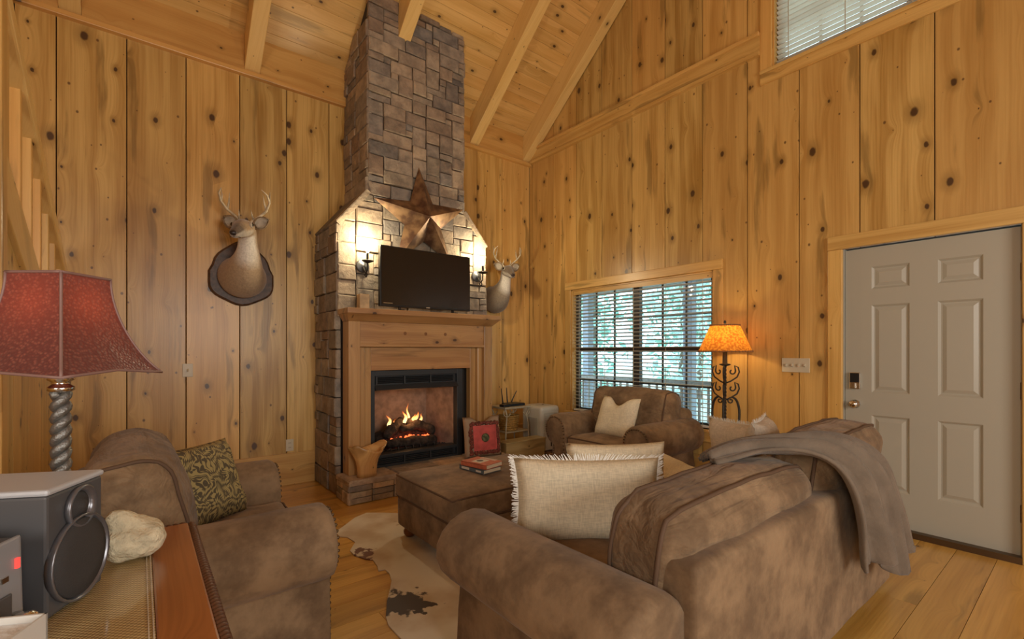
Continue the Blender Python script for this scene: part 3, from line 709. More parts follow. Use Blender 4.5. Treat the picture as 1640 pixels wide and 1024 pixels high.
for k, (p, q, r) in enumerate((((1.90, 4.38, .385), (2.46, 4.37, .375), .05), ((1.86, 4.55, .42), (2.46, 4.57, .43), .075), ((1.90, 4.40, .46), (2.14, 4.56, .58), .052), ((2.45, 4.40, .46), (2.20, 4.53, .57), .05), ((2.08, 4.43, .50), (2.36, 4.50, .53), .042))):
    P('log', log(p, q, r, k), 'charred', smooth=True)
em = MB()
for k in range(46): em.ball((rg.uniform(1.95, 2.42), rg.uniform(4.37, 4.5), BZ0 + rg.uniform(.095, .125)), rg.uniform(.009, .02), 6, 4)
P('ember_bed', em, 'ember')['kind'] = 'stuff'
gv = MB()
for k in range(420): gv.ball((rg.uniform(BX0 + .03, BX1 - .03), rg.uniform(4.25, 4.62), BZ0 + .006), rg.uniform(.007, .014), 5, 3)
P('lava_gravel', gv, 'gravel')['kind'] = 'stuff'
def flame(c, h, r, lean=0):
    pts = []; rr_ = []
    for i in range(9):
        u = i / 8; pts.append(Vector(c) + Vector((lean * u * u + .012 * sin(u * 7 + c[0] * 40), 0, h * u))); rr_.append(r * (sin(pi * min(1, u * .75 + .25)) ** .9) * (1 - u * .75) + .0008)
    return MB().tube(pts, rr_, 8)
for c, h, r, l in (((1.99, 4.50, .54), .12, .022, -.03), ((2.16, 4.50, .56), .13, .022, -.02), ((2.20, 4.52, .56), .20, .015, .0), ((2.27, 4.48, .55), .12, .03, .03), ((2.32, 4.48, .55), .10, .018, .03), ((2.24, 4.47, .56), .09, .016, .01), ((2.03, 4.49, .53), .08, .014, .02)):
    P('flame', flame(c, h, r, l), 'flame', smooth=True)
def point(name, loc, e, col, r=.04, parent=None):
    l = bpy.data.lights.new(name, 'POINT'); l.energy = e; l.color = col; l.shadow_soft_size = r
    o = bpy.data.objects.new(name, l); sc.collection.objects.link(o); o.location = loc
    if parent: o.parent = parent; o.location = Vector(loc) - parent.location
    return o
point('fire_glow', (2.18, 4.42, .62), 2.2, (1, .45, .16), .06, gl)
# ------------------------------------------------------------------ star, tv, sconces, candle
def star_mat():
    m, nt, b = new_mat('rusted_barn_star'); L = nt.links.new; tc = N(nt, 'ShaderNodeTexCoord')
    n1 = N(nt, 'ShaderNodeTexNoise'); n1.inputs['Scale'].default_value = 9; n1.inputs['Detail'].default_value = 6; L(tc.outputs['Object'], n1.inputs['Vector'])
    c = mixc(nt, maprange(nt, n1.outputs[0], .35, .65, 0, 1), (.11, .055, .032), (.30, .18, .09)); L(c, b.inputs['Base Color'])
    b.inputs['Metallic'].default_value = .55; b.inputs['Roughness'].default_value = .42; return m
M['star'] = star_mat()
sx_, sz_, Ro, Ri, yb = 2.235, 2.63, .53, .215, FY - .03
vs_ = [(sx_, yb - .17, sz_)]
for k in range(10):
    a = pi / 2 + k * pi / 5 + R(4); r_ = Ro if k % 2 == 0 else Ri; vs_.append((sx_ + r_ * cos(a), yb - (.0 if k % 2 == 0 else .012), sz_ + r_ * sin(a)))
fs = [[0, 1 + k, 1 + (k + 1) % 10] for k in range(10)] + [list(range(1, 11))]
tag(MB().add(vs_, fs).build('barn_star', 'star', loc=(sx_, yb, sz_)), 'large rusty metal barn star on the stone chimney', 'star')
tv = thing('television', (2.22, 4.13, 1.685), 'black flat screen television standing on the mantel shelf', 'television')
TX0, TX1, TZ0, TZ1, TY = 1.729, 2.715, 1.722, 2.29, 4.12
M['screen'] = plain('dark_screen', (.014, .011, .010), .12); M['bezel'] = plain('tv_bezel', (.006, .006, .006), .3)
part('housing', MB().box(TX0, TX1, TY, TY + .05, TZ0, TZ1), M['bezel'], tv, bevel=.004)
part('screen', MB().box(TX0 + .012, TX1 - .012, TY - .002, TY, TZ0 + .02, TZ1 - .012), M['screen'], tv)
for xx in (TX0 + .2, TX1 - .2): part('foot', MB().obox((xx, TY + .01, 1.692), (.03, .13, .012)).obox((xx, TY + .02, 1.71), (.02, .02, .04)), M['bezel'], tv)
part('logo', MB().box(2.20, 2.24, TY - .003, TY, TZ0 + .006, TZ0 + .013), M['chrome'], tv)
part('energy_label', MB().box(TX0 + .03, TX0 + .12, TY - .0035, TY, TZ0 + .03, TZ0 + .034), M['chrome'], tv)
M['bulb'] = plain('lit_candle_bulb', (1, .9, .6), .4, emit=(1, .86, .55), es=40); M['pewter'] = plain('dark_pewter', (.12, .12, .12), .45, .7)
def sconce(x, z, label):
    t = thing('wall_sconce', (x, FY - .02, z), label, 'sconce', group='candle sconces on the chimney')
    P = lambda n, mb, mat, **k: part(n, mb, mat, t, **k); y0_ = FY - .02
    P('backplate', MB().lathe([(.001, .03), (.02, .026), (.03, .014), (.055, .012), (.062, .006), (.062, -.01)], (x, y0_, z), 20, Matrix.Rotation(pi / 2, 3, 'X')), 'pewter', smooth=True)
    pts = [(x, y0_ - .02, z - .01), (x, y0_ - .05, z - .06), (x, y0_ - .085, z - .075), (x, y0_ - .115, z - .05), (x, y0_ - .12, z - .01), (x, y0_ - .12, z + .02)]
    P('arm', MB().tube(pts, .007, 8), 'iron', smooth=True)
    sp_ = [(x, y0_ - .085 + .028 * cos(a) * (1 - a / 9), z - .10 + .028 * sin(a) * (1 - a / 9)) for a in [k * .45 for k in range(14)]]
    P('scroll', MB().tube(sp_, .006, 6), 'iron', smooth=True)
    P('drip_pan', MB().lathe([(.004, .012), (.02, .012), (.05, .026), (.054, .03), (.05, .034), (.016, .022), (.012, .03)], (x, y0_ - .12, z + .0), 18), 'iron', smooth=True)
    P('candle_sleeve', MB().lathe([(.011, .02), (.011, .10), (.008, .102)], (x, y0_ - .12, z), 12), 'iron')
    P('bulb', MB().lathe([(.006, .10), (.015, .12), (.017, .14), (.01, .165), (.002, .185)], (x, y0_ - .12, z), 12), 'bulb', smooth=True)
    point('sconce_light', (x, y0_ - .13, z + .23), 17, (1, .84, .56), .03, t)
sconce(1.625, 2.10, 'lit iron candle sconce left of the television')
sconce(2.905, 2.13, 'lit iron candle sconce right of the television')
ca = on_floor(577, 492, 1.685) if False else Vector((1.575, 4.14, 1.685))
cd = thing('pillar_candle', ca, 'square tan wooden candle block on the left end of the mantel', 'candle')
M['candle'] = plain('tan_candle_wood', (.52, .36, .19), .6, var=.2, vscale=14)
part('block', MB().box(ca.x - .045, ca.x + .045, ca.y - .045, ca.y + .045, ca.z, ca.z + .135), M['candle'], cd, bevel=.008)
part('wick', MB().tube([ca + Vector((0, 0, .134)), ca + Vector((.002, 0, .148))], .0015, 5), M['black'], cd)
# ------------------------------------------------------------------ deer mounts
def deer_body_mat():
    m, nt, b = new_mat('deer_fur'); L = nt.links.new
    at = N(nt, 'ShaderNodeVertexColor', layer_name='fur'); tc = N(nt, 'ShaderNodeTexCoord')
    n1 = N(nt, 'ShaderNodeTexNoise'); n1.inputs['Scale'].default_value = 60; n1.inputs['Detail'].default_value = 5; L(tc.outputs['Object'], n1.inputs['Vector'])
    c = mixc(nt, 1, at.outputs[0], mixc(nt, n1.outputs[0], (.6, .6, .6), (1.4, 1.4, 1.4)), 'MULTIPLY'); L(c, b.inputs['Base Color'])
    b.inputs['Roughness'].default_value = .9; b.inputs['Sheen Weight'].default_value = .3
    bu = N(nt, 'ShaderNodeBump'); bu.inputs['Strength'].default_value = .5; bu.inputs['Distance'].default_value = .006; L(n1.outputs[0], bu.inputs['Height']); L(bu.outputs[0], b.inputs['Normal']); return m
M['fur'] = deer_body_mat(); M['antler'] = plain('antler', (.55, .45, .30), .5, var=.3, vscale=15); M['eye'] = plain('glass_eye', (.01, .007, .005), .06)
M['nose'] = plain('deer_nose', (.03, .022, .02), .35); M['ear_in'] = plain('inner_ear', (.42, .36, .28), .9, var=.2); M['ear'] = plain('ear_fur', (.26, .17, .09), .9, var=.25, vscale=40)
M['plaque'] = plain('dark_plaque', (.085, .045, .025), .45, var=.35, vscale=30)
def deer(loc, label, yaw, sway, plaque, fur, size):
    t = thing('deer_mount', loc, label, 'deer mount'); t.scale = (size,) * 3
    B = lambda n, mb, mat, par=None, **k: mb.build(n, mat, par or t, local=True, **k)
    # centre line: wall -> shoulders -> neck -> head -> muzzle (x right, -y into the room)
    path = [(0, .0, -.0, .215, .215), (0, -.05, -.0, .215, .215), (0, -.11, .02, .197, .205), (0, -.17, .06, .165, .185), (0, -.22, .13, .135, .15), (0, -.255, .21, .108, .12), (0, -.275, .29, .088, .10),
            (0, -.285, .365, .078, .09), (0, -.30, .43, .078, .085), (0, -.345, .475, .088, .085), (0, -.41, .472, .086, .085), (0, -.475, .44, .066, .070), (0, -.54, .402, .052, .053), (0, -.595, .372, .045, .044), (0, -.62, .357, .028, .028)]
    piv = Vector((0, -.30, .255)); pts = []
    def turn(p):
        p = Vector(p); k = min(1, max(0, (p.z - .08) / .30)); k = max(k, 1 if p.y < -.36 else 0); p.x += sway * k; p.z -= .075 * k
        q = p - piv - Vector((sway, 0, 0)) * 1; q = Matrix.Rotation(yaw * k, 3, 'Z') @ q; return piv + Vector((sway, 0, 0)) + q
    cen = [turn(p[:3]) for p in path]; n = 20; vs_ = []; fs = []; cols = []
    for i, p in enumerate(cen):
        tg = (cen[min(i + 1, len(cen) - 1)] - cen[max(i - 1, 0)]).normalized()
        k = min(1, max(0, (path[i][2] - .08) / .30)) if path[i][1] > -.36 else 1
        sd = Matrix.Rotation(yaw * k, 3, 'Z') @ Vector((1, 0, 0)); sd = (sd - tg * sd.dot(tg)).normalized(); up = sd.cross(tg).normalized()
        if i == 0: sd, up = Vector((1, 0, 0)), Vector((0, 0, -1))
        for j in range(n):
            a = 2 * pi * j / n; rx, rz = path[i][3], path[i][4]
            if 1 < i < 6 : rz *= 1 + .12 * max(0, sin(a))            # brisket
            vs_.append(p + sd * rx * cos(a) + up * rz * sin(a))
            under = sin(a)                                            # +1 under the throat / chin
            side = abs(cos(a))
            base = Vector(fur); pale = Vector((.55, .47, .36)); dk = Vector((.12, .08, .05))
            c = base
            if i in (5, 6, 7, 8): c = base.lerp(Vector((.66, .60, .52)), max(0, min(1, (under - .15) * (2.6 if i > 5 else 1.3))))
            elif i < 6: c = base.lerp(pale, max(0, min(1, (under - .1) * .3))) * (1.0 if i > 3 else .9)
            elif i >= 12: c = Vector((.40, .34, .28)) if under > -.2 else dk
            elif i in (10, 11): c = base.lerp(dk, max(0, -under) * .35) if under < .3 else pale
            cols.append((*c, 1))
    for i in range(len(cen) - 1):
        for j in range(n): fs.append([i * n + j, i * n + (j + 1) % n, (i + 1) * n + (j + 1) % n, (i + 1) * n + j])
    fs += [list(range(n)), [(len(cen) - 1) * n + j for j in range(n)]]
    mb = MB(); mb.v = [Vector(v) for v in vs_]; mb.f = fs
    me_o = B('body', mb, 'fur', smooth=True, fix=False, sub=1)
    bm = bmesh.new(); bm.from_mesh(me_o.data); bmesh.ops.recalc_face_normals(bm, faces=bm.faces); bm.to_mesh(me_o.data); bm.free()
    ca_ = me_o.data.color_attributes.new('fur', 'FLOAT_COLOR', 'POINT')
    for i, c in enumerate(cols): ca_.data[i].color = c
    hm = lambda p: turn(p)
    for s in (-1, 1):
        B('eye', MB().ball(hm((s * .077, -.428, .492)), (.019, .019, .019), 10, 8), 'eye', smooth=True)
        B('eye_ring', MB().ball(hm((s * .071, -.424, .490)), (.020, .027, .025), 10, 8), 'ear_in', smooth=True)
        # ear: cupped leaf
        ev = []; ef = []; nn = 9
        for i in range(nn):
            u = i / (nn - 1); wd = .052 * sin(pi * min(1, u * .86 + .12)) ** .8
            c0 = Vector((s * (.07 + .125 * u), -.33 + .01 * u, .50 + .075 * u))
            for q in (-1, -.5, 0, .5, 1):
                ev.append(hm(c0 + Vector((-s * .5 * q * wd, .028 * (1 - q * q) - .018, q * wd))))
        for i in range(nn - 1):
            for q in range(4): ef.append([i * 5 + q, i * 5 + q + 1, (i + 1) * 5 + q + 1, (i + 1) * 5 + q])
        e = B('ear', MB().add(ev, ef), 'ear', smooth=True); so = e.modifiers.new('thick', 'SOLIDIFY'); so.thickness = .010; so.offset = 0
        ev2 = [v + Vector((0, -.0075, 0)) for v in ev]; ce_ = sum(ev2, Vector()) / len(ev2)
        B('inner_ear', MB().add([ce_ + (v - ce_) * .78 for v in ev2], ef), 'ear_in', e, smooth=True)
        # antler
        beam = [(s * .035, -.335, .515), (s * .05, -.32, .555), (s * .10, -.30, .60), (s * .165, -.31, .655), (s * .205, -.35, .72), (s * .20, -.40, .775), (s * .165, -.44, .81)]
        an = B('antler', MB().tube([hm(p) for p in beam], [.017, .015, .013, .012, .010, .008, .003], 8), 'antler', smooth=True)
        for p0, p1, p2 in (((s * .06, -.318, .565), (s * .055, -.345, .60), (s * .05, -.36, .645)), ((s * .165, -.31, .655), (s * .15, -.315, .72), (s * .14, -.33, .80)), ((s * .203, -.345, .715), (s * .20, -.335, .775), (s * .205, -.335, .83))):
            B('tine', MB().tube([hm(p0), hm(p1), hm(p2)], [.010, .008, .002], 7), 'antler', an, smooth=True)
    B('nose', MB().ball(hm((0, -.612, .374)), (.033, .024, .024), 10, 6), 'nose', smooth=True)
    B('mouth_line', MB().tube([hm((s_ * .042, -.575 - .035 * (1 - abs(s_)), .345)) for s_ in (-1, -.5, 0, .5, 1)], .003, 5), 'nose')
    if plaque:
        oc = []
        for k in range(36):
            a = 2 * pi * k / 36; r_ = 1 + .03 * cos(6 * a + pi); oc.append((.275 * cos(a) * r_ * (1.04 if sin(a) < .3 else .94), (.25 if sin(a) < 0 else .36) * sin(a) * r_ - .02))
        pq = B('plaque', MB().prism(oc, lambda u, v, d: (u, -d, v), -.012, .022, .012), 'plaque')
    return t
deer((.735, YW - .012, 1.985), 'deer head mount on a dark wooden plaque on the pine wall', -R(28), .0, True, (.38, .245, .125), .95)
deer((3.60, YW - .002, 1.97), 'deer shoulder mount beside the chimney in the corner', -R(20), .03, False, (.17, .115, .07), .86)
for nm, x, z, w_, h_, lab in (('light_switch', .325, 1.14, .075, .115, 'ivory light switch plate on the left pine wall'), ('wall_outlet', 1.147, .385, .07, .115, 'ivory outlet above the left baseboard')):
    t = thing(nm, (x, YW, z), lab, 'switch' if 'switch' in nm else 'outlet')
    part('plate', MB().box(x - w_ / 2, x + w_ / 2, YW - .006, YW, z - h_ / 2, z + h_ / 2), 'ivory', t, bevel=.002)
    if 'switch' in nm: part('toggle', MB().obox((x, YW - .012, z), (.01, .018, .022), Matrix.Rotation(R(20), 4, 'X')), 'ivory', t)
    else:
        for dz in (-.022, .022):
            s_ = part('socket', MB().box(x - .017, x + .017, YW - .008, YW, z + dz - .014, z + dz + .014), 'ivory', t, bevel=.002)
            MB().box(x - .008, x - .005, YW - .009, YW, z + dz - .005, z + dz + .006).box(x + .005, x + .008, YW - .009, YW, z + dz - .005, z + dz + .006).build('slot', M['black'], s_, loc=t.location)
t = thing('switch_plate', (XW, 1.565, 1.19), 'wide four gang ivory switch plate beside the door', 'switch')
part('plate', MB().box(XW - .006, XW, 1.46, 1.67, 1.132, 1.248), 'ivory', t, bevel=.002)
for k in range(4): part('toggle', MB().obox((XW - .012, 1.494 + k * .047, 1.19), (.018, .01, .022), Matrix.Rotation(R(20 * (-1) ** k), 4, 'Y')), 'ivory', t)
# ================================================================== UPHOLSTERY
def grid_cube(n):
    ks = [sin(pi / 2 * (2 * i / n - 1)) for i in range(n + 1)]; ks = [.55 * k + .45 * (2 * i / n - 1) for i, k in enumerate(ks)]
    idx = {}; vs_ = []; fs = []
    def vid(p):
        key = tuple(round(x, 5) for x in p)
        if key not in idx: idx[key] = len(vs_); vs_.append(p)
        return idx[key]
    for ax in range(3):
        for s in (-1, 1):
            for i in range(n):
                for j in range(n):
                    q = []
                    for (a, b) in ((i, j), (i + 1, j), (i + 1, j + 1), (i, j + 1)):
                        p = [0, 0, 0]; p[ax] = s; p[(ax + 1) % 3] = ks[a]; p[(ax + 2) % 3] = ks[b]; q.append(vid(tuple(p)))
                    fs.append(q if s > 0 else q[::-1])
    return vs_, fs
GC = {n: grid_cube(n) for n in (10, 14, 18)}
def cush_map(p, w, d, h, r, puff, wr, fr, seed, extra=0):
    hf = (w / 2, d / 2, h / 2); q = [p[i] * hf[i] for i in range(3)]
    c = [max(-(hf[i] - r), min(hf[i] - r, q[i])) for i in range(3)]; dv = Vector([q[i] - c[i] for i in range(3)])
    nrm = dv.normalized() if dv.length > 1e-9 else Vector(p).normalized()
    o = Vector(c) + nrm * (r + extra)
    x, y_, z = p
    o += Vector((x * puff[0] * (1 - y_ * y_) * (1 - z * z), y_ * puff[1] * (1 - x * x) * (1 - z * z), z * puff[2] * (1 - x * x) * (1 - y_ * y_)))
    if wr:
        s_ = Vector((seed * 3.1, seed * 1.7, seed * 5.3)); pp = Vector((o.x * fr[0], o.y * fr[1], o.z * fr[2])) + s_
        o += nrm * (noise.noise(pp) * wr + noise.noise(pp * 2.3) * wr * .5)
    return o
def cushion(w, d, h, r=.05, puff=(0, 0, .03), wr=.008, fr=(6, 6, 6), seed=0, n=14, mat=None):
    vs_, fs = GC[n]; a = (w, d, h, r, puff, wr, fr, seed); pts = [cush_map(p, *a) for p in vs_]
    if mat: pts = [mat @ p for p in pts]
    def loop(ax, val, ex=.004):       # piping ring around the box at p[ax] = val
        out = []; m = 48
        for k in range(m):
            u = k / m * 4; s = int(u); f = (u - s) * 2 - 1
            e = [(f, -1), (1, f), (-f, 1), (-1, -f)][s]; p = [0, 0, 0]; p[ax] = val; p[(ax + 1) % 3], p[(ax + 2) % 3] = e
            q = cush_map(tuple(p), *a, extra=ex); out.append(mat @ q if mat else q)
        return out
    mb = MB(); mb.v = pts; mb.f = [f[:] for f in fs]; return mb, loop
def xf(loc, rx=0, ry=0, rz=0): return Matrix.Translation(loc) @ Matrix.Rotation(rz, 4, 'Z') @ Matrix.Rotation(ry, 4, 'Y') @ Matrix.Rotation(rx, 4, 'X')
def arm_profile(z0=.07):
    """(across outward, z): inner face at 0, rolled top, outer panel"""
    pr = [(0, z0), (0, .30), (0, .46)]
    for k in range(13): a = pi - k * (pi + R(72)) / 12; pr.append((.165 + .158 * cos(a), .505 + .158 * sin(a)))
    pr += [(.206, .349), (.204, .340), (.204, .30), (.212, .2), (.222, z0 + .012), (.222, z0)]; return pr
def arm_mesh(place, L, seed):
    """place(a, d, z): a outward, d along the arm (0 rear .. L front)"""
    pr = arm_profile(); n = len(pr); cu = .14; cz = .40; mb = MB(); secs = []
    for e in (0, .006, .018, .035): secs.append((e, 1 - .10 * (1 - e / .035) ** 2))
    secs += [(.035 + (L - .07) * k / 7, 1) for k in range(1, 7)]
    for e in (.035, .018, .006, 0): secs.append((L - e, 1 - .10 * (1 - e / .035) ** 2))
    for d, s in secs:
        for a, z in pr:
            aa, zz = cu + (a - cu) * s, cz + (z - cz) * s if z > .1 else z
            nz = noise.noise(Vector((a * 4 + seed, d * 4, z * 4))) * .010
            mb.v.append(Vector(place(aa + nz, d, zz + nz)))
    for i in range(len(secs) - 1):
        for j in range(n): mb.f.append([i * n + j, i * n + (j + 1) % n, (i + 1) * n + (j + 1) % n, (i + 1) * n + j])
    mb.f += [list(range(n))[::-1], [(len(secs) - 1) * n + j for j in range(n)]]
    return mb
def nails(place, L):
    mb = MB(); pts = []
    for k in range(20): a = pi - k * (pi + R(40)) / 19; pts.append((.165 + .128 * cos(a), .505 + .128 * sin(a)))
    for k in range(10): pts.append((.035, .47 - k * .038)); pts.append((.18, .34 - k * .027))
    for a, z in pts: mb.ball(place(a, L + .004, z), .0075, 6, 4)
    return mb
def bun_foot(c): return MB().lathe([(.02, .075), (.032, .07), (.045, .045), (.042, .025), (.03, .008), (.022, 0)], c, 14)
def make_armchair():
    t = thing('armchair', (0, 0, 0), 'x', 'armchair', group='brown suede armchairs')
    B = lambda n, mb, mat, par=None, **k: mb.build(n, mat, par or t, local=True, **k)
    B('seat_base', cushion(.84, .72, .26, .03, (0, 0, 0), .004, n=10, mat=xf((.0, 0, .20)))[0], 'suede', smooth=True)
    mb, lp = cushion(.70, .68, .19, .045, (.01, 0, .025), .008, (7, 7, 7), 1, mat=xf((.085, 0, .37)))
    sc_ = B('seat_cushion', mb, 'suede', smooth=True)
    for v in (-.93, .93): B('piping', MB().tube(lp(2, v), .0065, 6, closed=True), 'piping', sc_, smooth=True)
    B('back_frame', cushion(.20, 1.06, .66, .07, (.0, 0, .0), .006, mat=xf((-.335, 0, .43), ry=-R(6)))[0], 'suede', smooth=True)
    mb, lp = cushion(.28, .98, .46, .11, (.03, .0, .02), .018, (5, 9, 3), 2, n=18, mat=xf((-.20, 0, .69), ry=-R(14)))
    bc = B('back_cushion', mb, 'suede_wy', smooth=True)
    for v in (.62, -.62): B('piping', MB().tube(lp(1, v * 1.45 if abs(v * 1.45) < 1 else v, .003), .007, 6, closed=True), 'piping', bc, smooth=True)
    for s in (-1, 1):
        pl = lambda a, d, z, s=s: (-.43 + d, s * (.335 + a), z)
        ar = B('arm', arm_mesh(pl, .86, s), 'suede', smooth=True)
        B('nailhead_trim', nails(pl, .86), 'brass', ar, smooth=True)['kind'] = 'stuff'
        for x in (-.36, .36): B('foot', bun_foot((x, s * .46, 0)), 'foot', smooth=True)
    return t
def copy_tree(o, parent=None):
    c = o.copy(); sc.collection.objects.link(c); c.parent = parent
    for ch in list(o.children): copy_tree(ch, c)
    return c
ch1 = make_armchair(); ch1.location = (.20, 2.565, 0); ch1['label'] = 'brown suede armchair with the patterned pillow, behind the wooden side table'
ch2 = copy_tree(ch1); ch2.location = (3.755, 2.975, 0); ch2.rotation_euler = (0, 0, pi); ch2['label'] = 'brown suede armchair with nailhead arms in front of the wide window'
# ------------------------------------------------------------------ sofa (faces the fireplace, +y)
so = thing('sofa', (2.17, 1.2, 0), 'long brown suede sofa seen from behind with rolled arms', 'sofa')
P = lambda n, mb, mat, **k: part(n, mb, mat, so, **k)
SI0, SI1 = 1.265, 3.105                       # inner arm faces
W2 = lambda mb: mb
P('seat_base', cushion(1.90, .86, .26, .03, (0, 0, 0), .004, n=10, mat=xf((2.175, 1.22, .20)))[0], 'suede', smooth=True)
P('back_frame', cushion(SI1 - SI0 + .10, .18, .61, .03, (0, 0, 0), .006, (4, 4, 6), 3, n=18, mat=xf((2.18, .78, .40)))[0], 'suede', smooth=True)
for k in range(2):
    cx = SI0 + .465 + k * .93
    mb, lp = cushion(.92, .74, .20, .05, (0, .01, .025), .008, (6, 6, 6), 5 + k, mat=xf((cx, 1.32, .40)))
    o = P('seat_cushion', mb, 'suede', smooth=True)
    for v in (-.93, .93): MB().tube(lp(2, v), .0065, 6, closed=True).build('piping', M['piping'], o, loc=so.location, smooth=True)
for k, (cx, wd, tilt) in enumerate(((1.735, 1.06, 0), (2.77, .98, R(2)))):
    mb, lp = cushion(wd, .27, .36, .085, (.02, .025, .03), .014, (5, 4, 3.0), 8 + k, n=18, mat=xf((cx, .90 - .02 * k, .655 + .065 * k), rx=R(7), rz=tilt))
    o = P('back_cushion', mb, 'suede_wx', smooth=True)
    for v in (-.62, .62): MB().tube(lp(1, v, .004), .008, 6, closed=True).build('piping', M['piping'], o, loc=so.location, smooth=True)
for s, xi in ((-1, SI0), (1, SI1)):
    pl = lambda a, d, z, s=s, xi=xi: (xi + s * a, .735 + d, z * .965)
    o = P('arm', arm_mesh(pl, .965, s * 2), 'suede', smooth=True)
    nails(pl, .965).build('nailhead_trim', M['brass'], o, loc=so.location, smooth=True)['kind'] = 'stuff'
    for yy in (.79, 1.62): P('foot', bun_foot((xi + s * (-.06 if yy < 1 else .1), yy, 0)), 'foot', smooth=True)
# ------------------------------------------------------------------ ottoman and books
ot = thing('ottoman', (1.92, 2.72, 0), 'large brown suede storage ottoman with two books on it', 'ottoman')
P = lambda n, mb, mat, **k: part(n, mb, mat, ot, **k)
P('body', cushion(1.0, .75, .22, .025, (0, 0, 0), .004, n=10, mat=xf((1.92, 2.72, .19)))[0], 'suede', smooth=True)
mb, lp = cushion(1.03, .78, .17, .045, (0, 0, .022), .005, (5, 5, 5), 4, mat=xf((1.92, 2.72, .365)))
o = P('top_cushion', mb, 'suede', smooth=True)
for v in (-.92, .92): MB().tube(lp(2, v), .006, 6, closed=True).build('piping', M['piping'], o, loc=ot.location, smooth=True)
for x in (1.49, 2.35):
    for yy in (2.41, 3.03): P('foot', bun_foot((x, yy, 0)).add([], []), 'foot', smooth=True)
M['paper'] = plain('book_pages', (.72, .62, .45), .8); M['book_red'] = plain('red_book_cover', (.48, .12, .06), .5, var=.2, vscale=40); M['book_blue'] = plain('slate_book_cover', (.10, .12, .13), .5)
M['cover_pic'] = plain('cover_picture', (.62, .55, .45), .5); M['cover_dark'] = plain('cover_print', (.06, .06, .07), .5)
bz = .4755
def book(c, w_, d_, h_, rz, mat, label, deco):
    t = thing('book', c, label, 'book', rz, group='books on the ottoman')
    B = lambda n, mb, m_: mb.build(n, m_, t, local=True)
    B('pages', MB().box(-w_ / 2 + .002, w_ / 2 - .004, -d_ / 2 + .004, d_ / 2 - .004, .003, h_ - .003), M['paper'])
    B('cover', MB().box(-w_ / 2, w_ / 2, -d_ / 2, d_ / 2, 0, .003).box(-w_ / 2, w_ / 2, -d_ / 2, d_ / 2, h_ - .003, h_).box(-w_ / 2, -w_ / 2 + .004, -d_ / 2, d_ / 2, 0, h_), mat)
    deco(B, w_, d_, h_)
def deco1(B, w_, d_, h_):
    B('cover_panel', MB().box(-.055, .045, -.035, .05, h_, h_ + .0006), M['cover_pic']); B('cover_print', MB().lathe([(.0, 0), (.026, 0), (.024, .0008), (.001, .0009)], (-.005, .012, h_ + .0004), 12), M['cover_dark'])
    for k in range(3): B('title_line', MB().box(.06 + k * .012, .066 + k * .012, -.07, .07, h_, h_ + .0006), M['cover_pic'])
def deco2(B, w_, d_, h_):
    B('spine_label', MB().box(-w_ / 2 - .0006, -w_ / 2, .02, .1, .006, h_ - .006), M['cover_pic']); B('spine_title', MB().box(-w_ / 2 - .0006, -w_ / 2, -.1, -.05, .008, h_ - .008), M['cover_pic'])
pb = on_floor(769, 752, .475)
book((pb.x, pb.y, bz), .17, .25, .028, R(8), M['book_blue'], 'slate grey hardback lying under the red book on the ottoman', deco2)
book((pb.x + .01, pb.y - .005, bz + .0282), .175, .235, .03, R(14), M['book_red'], 'red hardback book on top of the grey one', deco1)
# ------------------------------------------------------------------ pillows
def pillow_mesh(w_, h_, T, seed=0, n=16, notch=0, pinch=.07):
    """stands in local xz, thickness along y, bottom at z = 0"""
    mb = MB(); idx = {}
    def pt(i, j, s):
        u, v = 2 * i / n - 1, 2 * j / n - 1
        x = u * w_ / 2 * (1 - pinch * (1 - v * v)); z = v * h_ / 2 * (1 - pinch * (1 - u * u))
        th = T / 2 * max(0, (1 - u ** 4) * (1 - v ** 4)) ** .55
        if notch and v > 0: z -= notch * v * max(0, 1 - (u / .55) ** 2)
        nz = noise.noise(Vector((u * 2.2 + seed, v * 2.2, s * 3))) * .012
        return Vector((x, s * (th + nz * (th > .005)), z + h_ / 2))
    for s in (-1, 1):
        for j in range(n + 1):
            for i in range(n + 1):
                if s == 1 and (i in (0, n) or j in (0, n)): idx[(s, i, j)] = idx[(-1, i, j)]; continue
                idx[(s, i, j)] = len(mb.v); mb.v.append(pt(i, j, s))
        for j in range(n):
            for i in range(n):
                f = [idx[(s, i, j)], idx[(s, i + 1, j)], idx[(s, i + 1, j + 1)], idx[(s, i, j + 1)]]; mb.f.append(f if s < 0 else f[::-1])
    rim = [pt(i, 0, -1) for i in range(n)] + [pt(n, j, -1) for j in range(n)] + [pt(n - i, n, -1) for i in range(n)] + [pt(0, n - j, -1) for j in range(n)]
    return mb, rim
def fringe_mesh(rim, ln, seed, sides=(0, 1, 2, 3), dens=7):
    rg_ = random.Random(seed); mb = MB(); c = sum(rim, Vector()) / len(rim); m = len(rim); q = m // 4
    for sd in sides:
        for k in range(q):
            a, b = rim[sd * q + k], rim[(sd * q + k + 1) % m]
            for e in range(dens):
                p = a.lerp(b, (e + rg_.random()) / dens); o = (p - c); o.y = 0; o.normalize(); tn = (b - a).normalized()
                tip = p + (o + tn * rg_.uniform(-.35, .35) + Vector((0, rg_.uniform(-.3, .3), 0))) * ln * rg_.uniform(.7, 1.2)
                w_ = tn * .0022; mb.add([p - w_, p + w_, tip + w_ * .6, tip - w_ * .6], [[0, 1, 2, 3]])
    return mb
